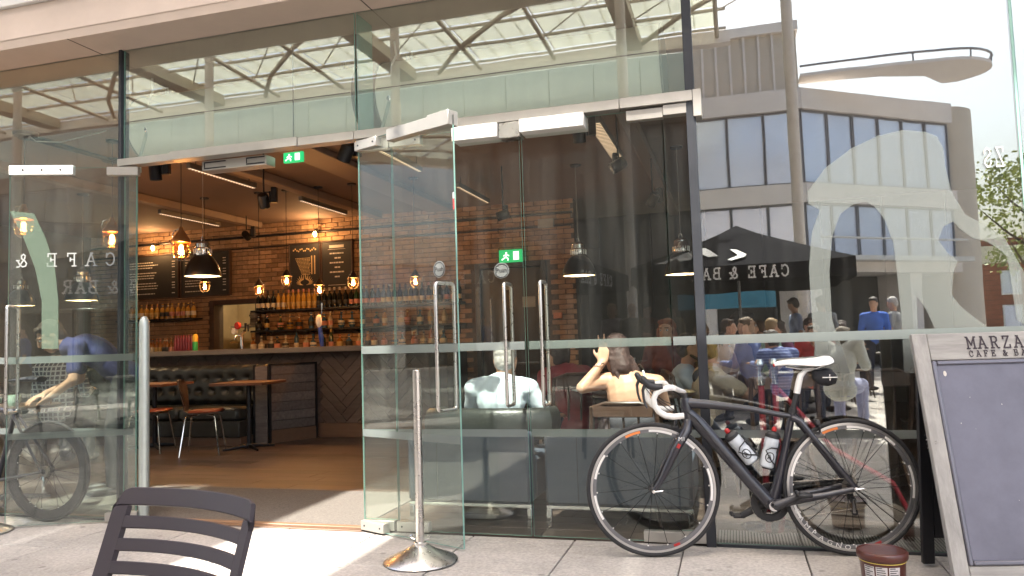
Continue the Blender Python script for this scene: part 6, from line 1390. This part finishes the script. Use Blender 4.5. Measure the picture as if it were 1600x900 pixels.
# bare-shouldered woman, hand on her head
person('bare shouldered woman in a strap top with one hand raised to her long brown hair', -.66, .64, R(12), SIT, dict(pelvis=(.02, -.04, .50), chest=(0, -.03, .75), neck=(-.03, .01, .905), head=(-.07, .05, 1.015), sl=(-.19, -.01, .86), sr=(.175, -.02, .845), el=(-.30, -.12, .815), er=(.24, .08, .62), wl=(-.165, -.02, .965), wr=(.10, .30, .68), hl=(-.07, .02, .49), hr=(.11, .02, .49)),
       shirt=None, trousers=cloth('dusk', (.08, .06, .07)), hair=(.060, .032, .028), hstyle='long', vox=.0075, female=True, hy=R(14), hp=R(-14), hands={'l': dict(d=(.20, .10, .95), up=(-.2, -1, 0), curl=.12, spread=.22, side=-1)}, face=False)
wm = bpy.data.objects[[o.name for o in bpy.data.objects if o.name.startswith('person')][-1]]
TOP = cloth('charcoal', (.05, .05, .06))
b = MB(); b.tube([(.085, -.135, .64), (.082, -.143, .74), (.088, -.122, .82), (.092, -.085, .872), (.09, -.03, .905), (.085, .05, .88)], .006, 6)
ob('top_strap', b, wm, mats=PRINTW)
b = MB(); b.ell((0.02, -.04, .50), (.178, .135, .12)); b.ell((.01, -.035, .59), (.158, .125, .085)); remesh('strap_top', b, TOP, wm, .010)
# bracelet
ob('bracelet', MB().tube([(-.19+.034*math.cos(a), -.045+.030*math.sin(a), .955+.008*math.cos(a)) for a in [k*.5 for k in range(13)]], .0035, 6, closed=True), wm, mats=CHROME)
person('young bearded man in a grey-blue T-shirt sitting in profile at the table by the mullion', -.44, 2.42, -R(82), SIT, dict(head=(0, .07, 1.01+.0), neck=(0, .035, .865), chest=(0, .0, .70), pelvis=(0, -.02, .46), sl=(-.18, .01, .82), sr=(.18, .01, .82), el=(-.22, .12, .60), er=(.22, .12, .60), wl=(-.12, .34, .72), wr=(.12, .34, .72), hl=(-.09, .02, .46), hr=(.09, .02, .46)),
       shirt=cloth('pale_blue', (.50, .56, .62), .05), hair=(.035, .022, .015), skin=SKIN2, vox=.009, beard=True)
person('person in a cream top with dark collar, chin on hand, right of the mullion', -.20, 1.40, -R(72), SIT, dict(head=(0, .08, 1.02), neck=(0, .04, .88), chest=(0, .01, .72), pelvis=(0, -.02, .48), sl=(-.18, .01, .84), sr=(.18, .01, .84), el=(-.20, .24, .74), er=(.20, .22, .70), wl=(-.03, .22, .90), wr=(.12, .42, .84), hl=(-.09, .02, .47), hr=(.09, .02, .47)),
       shirt=cloth('cream', (.60, .48, .34), .06), hair=(.03, .02, .018), hstyle='bun', female=True, vox=.009, hands={'l': dict(d=(.1, -.25, 1), up=(0, 1, 0), curl=1.1)})
sc_ = remesh('dark_collar', MB().cap((-.13, .0, .845), .045, (.13, .0, .845), .045).cap((0, -.05, .82), .06, (0, .02, .86), .055), TOP, bpy.data.objects[[o.name for o in bpy.data.objects if o.name.startswith('person')][-1]], .010)
person('taller dark haired person in profile just behind the cream top', .0, 1.98, -R(78), SIT, dict(head=(0, .08, 1.165)), shirt=cloth('taupe', (.25, .18, .14)), hair=(.03, .02, .018), vox=.0105, sleeve=.9)
person('person in a blue striped top sitting on the sunny terrace, mirrored above the bicycle saddle', at(1218, 560, 5.2).x, -5.2, R(150), SIT, dict(pelvis=(0, -.04, .50), chest=(0, .0, .78), neck=(0, .06, .93), head=(.0, .16, 1.03), sl=(-.20, .03, .89), sr=(.20, .03, .89)), shirt=check('blue_stripe', (.10, .14, .34), (.30, .36, .60), 9, True), hair=(.10, .08, .07), vox=.011, sleeve=.9)
person('person in a loose white shirt sitting on the terrace, mirrored right of the saddle bag', at(1312, 570, 4.6).x, -4.6, R(200), SIT, dict(pelvis=(0, -.04, .50), chest=(0, .0, .77), neck=(0, .05, .92), head=(-.02, .13, 1.04)), shirt=cloth('linen_white', (.70, .72, .66), .06), trousers=cloth('lavender', (.40, .42, .60)), hair=(.22, .18, .14), vox=.011, sleeve=.9)
person('person in a red top facing the window, mirrored behind the saddle', at(1275, 548, 6.2).x, -6.2, R(20), SIT, dict(head=(0, .06, 1.08), neck=(0, .03, .93), chest=(0, .0, .76), pelvis=(0, -.02, .5)), shirt=cloth('red', (.42, .04, .04)), hair=(.05, .03, .02), vox=.010)
person('waiter in a violet-blue T-shirt bending over the table behind the left window', -4.86, .78, R(135), STAND, dict(pelvis=(0, -.12, .93), chest=(0, .10, 1.13), neck=(0, .30, 1.235), head=(0, .42, 1.265), hl=(-.09, -.10, .90), hr=(.09, -.10, .90), kl=(-.11, -.02, .49), kr=(.11, -.02, .49), sl=(-.18, .24, 1.20), sr=(.18, .24, 1.20), el=(-.25, .26, .93), er=(.24, .22, .92), wl=(-.12, .42, .80), wr=(.10, .46, .82)),
       shirt=cloth('violet_blue', (.045, .05, .16)), trousers=cloth('black', (.02, .02, .022)), hair=(.05, .03, .02), vox=.009, hp=R(-35), hy=R(10))
person('person in a plaid shirt sitting with back turned behind the waiter', -6.55, 1.85, R(20), SIT, dict(), shirt=check('plaid', (.05, .06, .10), (.42, .46, .50), 7), hair=(.04, .03, .02), vox=.0115, sleeve=.9)
person('red haired woman at the back table behind the raised coffee cup', -.60, 3.15, R(165), SIT, dict(head=(0, .05, 1.16)), shirt=cloth('wine', (.10, .03, .03)), hair=(.22, .06, .03), hstyle='bob', female=True, vox=.0115)
person('person in a dark red top leaning on the table right of the grey haired man', -1.15, 1.30, R(50), SIT, dict(pelvis=(0, -.02, .5), chest=(0, .04, .76), neck=(0, .10, .92), head=(.0, .20, .985), sl=(-.18, .10, .87), sr=(.18, .10, .87)), shirt=cloth('maroon', (.20, .03, .035)), hair=(.05, .035, .03), vox=.0115, sleeve=.5)
CR = 'people on the terrace seen as reflections'
for k, (lab, px, py, D, face_, base, sh_, hr_, z_, kw) in enumerate((
    ('woman with pale hair standing left in the reflected group of three', 958, 505, 9.6, 20, STAND, cloth('flower', (.35, .30, .34)), (.45, .32, .18), 0, dict(hstyle='bob', female=True)),
    ('bald man in a khaki shirt standing in the middle of the reflected group of three', 989, 505, 9.6, 150, STAND, cloth('khaki', (.16, .13, .09)), (.4, .35, .3), 0, dict(hstyle='bald')),
    ('man in a rust red T-shirt and dark cap, right in the reflected group of three', 1010, 495, 9.9, -30, STAND, cloth('rust', (.28, .08, .04)), (.03, .02, .02), 0, dict(cap=BLACKM)),
    ('person in a lilac shirt sitting at the left end of the mirrored seated crowd', 1190, 512, 8.4, 100, SIT, cloth('lilac', (.40, .30, .42)), (.10, .06, .04), 0, {}),
    ('person in a pink shirt sitting in the middle of the mirrored crowd', 1212, 505, 8.8, -70, SIT, cloth('rose', (.50, .28, .30)), (.05, .03, .02), 0, {}),
    ('person in a pale blue shirt standing in the mirrored crowd over the saddle', 1243, 500, 10.5, 80, STAND, cloth('sky_blue', (.35, .42, .62)), (.12, .09, .07), 0, {}),
    ('person in a yellow shirt sitting, mirrored left of the man in blue', 1330, 520, 10.5, 60, SIT, cloth('yellow', (.62, .38, .04)), (.06, .04, .03), 0, {}),
    ('second person in an ochre shirt beside the yellow shirt in the reflection', 1312, 515, 11.2, -100, SIT, cloth('ochre', (.42, .26, .06)), (.05, .03, .02), 0, {}),
    ('man in a bright blue T-shirt standing with his back turned, mirrored at the right', 1366, 505, 11.6, 0, STAND, cloth('bright_blue', (.06, .16, .62)), (.03, .02, .02), 0, {}),
    ('grey haired man with a patterned sleeve standing next to the man in blue', 1397, 505, 11.9, 120, STAND, cloth('grey_print', (.30, .30, .30)), (.45, .43, .42), 0, {}),
    ('person in a coral top sitting on the sunny terrace, mirrored left of the mullion', 1040, 545, 6.0, 60, SIT, cloth('coral', (.50, .16, .10)), (.10, .05, .03), 0, {}),
    ('person in a white vest sitting on the sunny terrace, mirrored just right of the mullion', 1135, 548, 6.6, -80, SIT, cloth('vest', (.62, .60, .55)), (.05, .03, .02), 0, {}),
    ('person in a denim shirt sitting on the sunny terrace, mirrored above the stem', 1172, 552, 5.8, 120, SIT, cloth('denim2', (.14, .20, .42)), (.12, .07, .03), 0, {}),
    ('person in a beige shirt sitting on the sunny terrace, mirrored left of the yellow shirt', 1262, 530, 7.6, -40, SIT, cloth('beige', (.50, .40, .28)), (.06, .04, .03), 0, {}),
    ('person in a grey top sitting on the sunny terrace, mirrored beside the rust shirt', 1066, 530, 8.2, 140, SIT, cloth('grey_top', (.32, .33, .36)), (.05, .04, .03), 0, {}),
    ('person in a mustard cardigan sitting among the mirrored crowd, near the banner', 1098, 540, 7.4, 30, SIT, cloth('mustard', (.48, .34, .08)), (.16, .09, .04), 0, dict(hstyle='bob', female=True)),
    ('person in a white blouse with long dark hair in the mirrored crowd', 1160, 535, 8.0, 200, SIT, cloth('blouse', (.60, .58, .56)), (.03, .02, .02), 0, dict(hstyle='long', female=True)),
    ('person in a mint shirt sitting in the mirrored crowd above the saddle nose', 1202, 545, 6.9, -110, SIT, cloth('mint', (.30, .46, .38)), (.30, .20, .10), 0, {}),
    ('person in a plum jumper sitting in the mirrored crowd behind the seat post', 1238, 540, 7.2, 70, SIT, cloth('plum', (.26, .10, .22)), (.05, .03, .02), 0, dict(hstyle='bob', female=True)),
    ('person in a grey hooded top standing behind the mirrored seated crowd', 1285, 505, 10.2, 170, STAND, cloth('hood', (.25, .26, .28)), (.08, .05, .03), 0, {}),
    ('person in a sand coloured jacket standing, mirrored left of the mullion', 1052, 505, 10.6, 40, STAND, cloth('sand', (.42, .34, .22)), (.10, .07, .04), 0, {}),
    ('man in a blue shirt walking, mirrored in the dark service door', 760, 505, 12.0, 90, STAND, cloth('denim', (.07, .11, .28)), (.04, .03, .02), 0, {}))):
    P_ = at(px, py, D); kw = dict(kw); kw['hy'] = R(((k*53) % 90)-45); kw['hp'] = R(-((k*31) % 26))
    J_ = {}
    if base is SIT: J_ = [dict(wl=(-.06, .20, .98), el=(-.22, .22, .76)), dict(wr=(.05, .16, 1.06), er=(.26, .20, .80)), dict(chest=(0, .08, .84), neck=(0, .15, 1.02), head=(.02, .22, 1.15), sl=(-.18, .14, .97), sr=(.18, .14, .97)), {}][k % 4]
    person(lab, P_.x, -D, R(face_), base, J_, shirt=sh_, hair=hr_, vox=.020, group=CR, sleeve=.5 if k % 2 else .9, face=False, **kw)
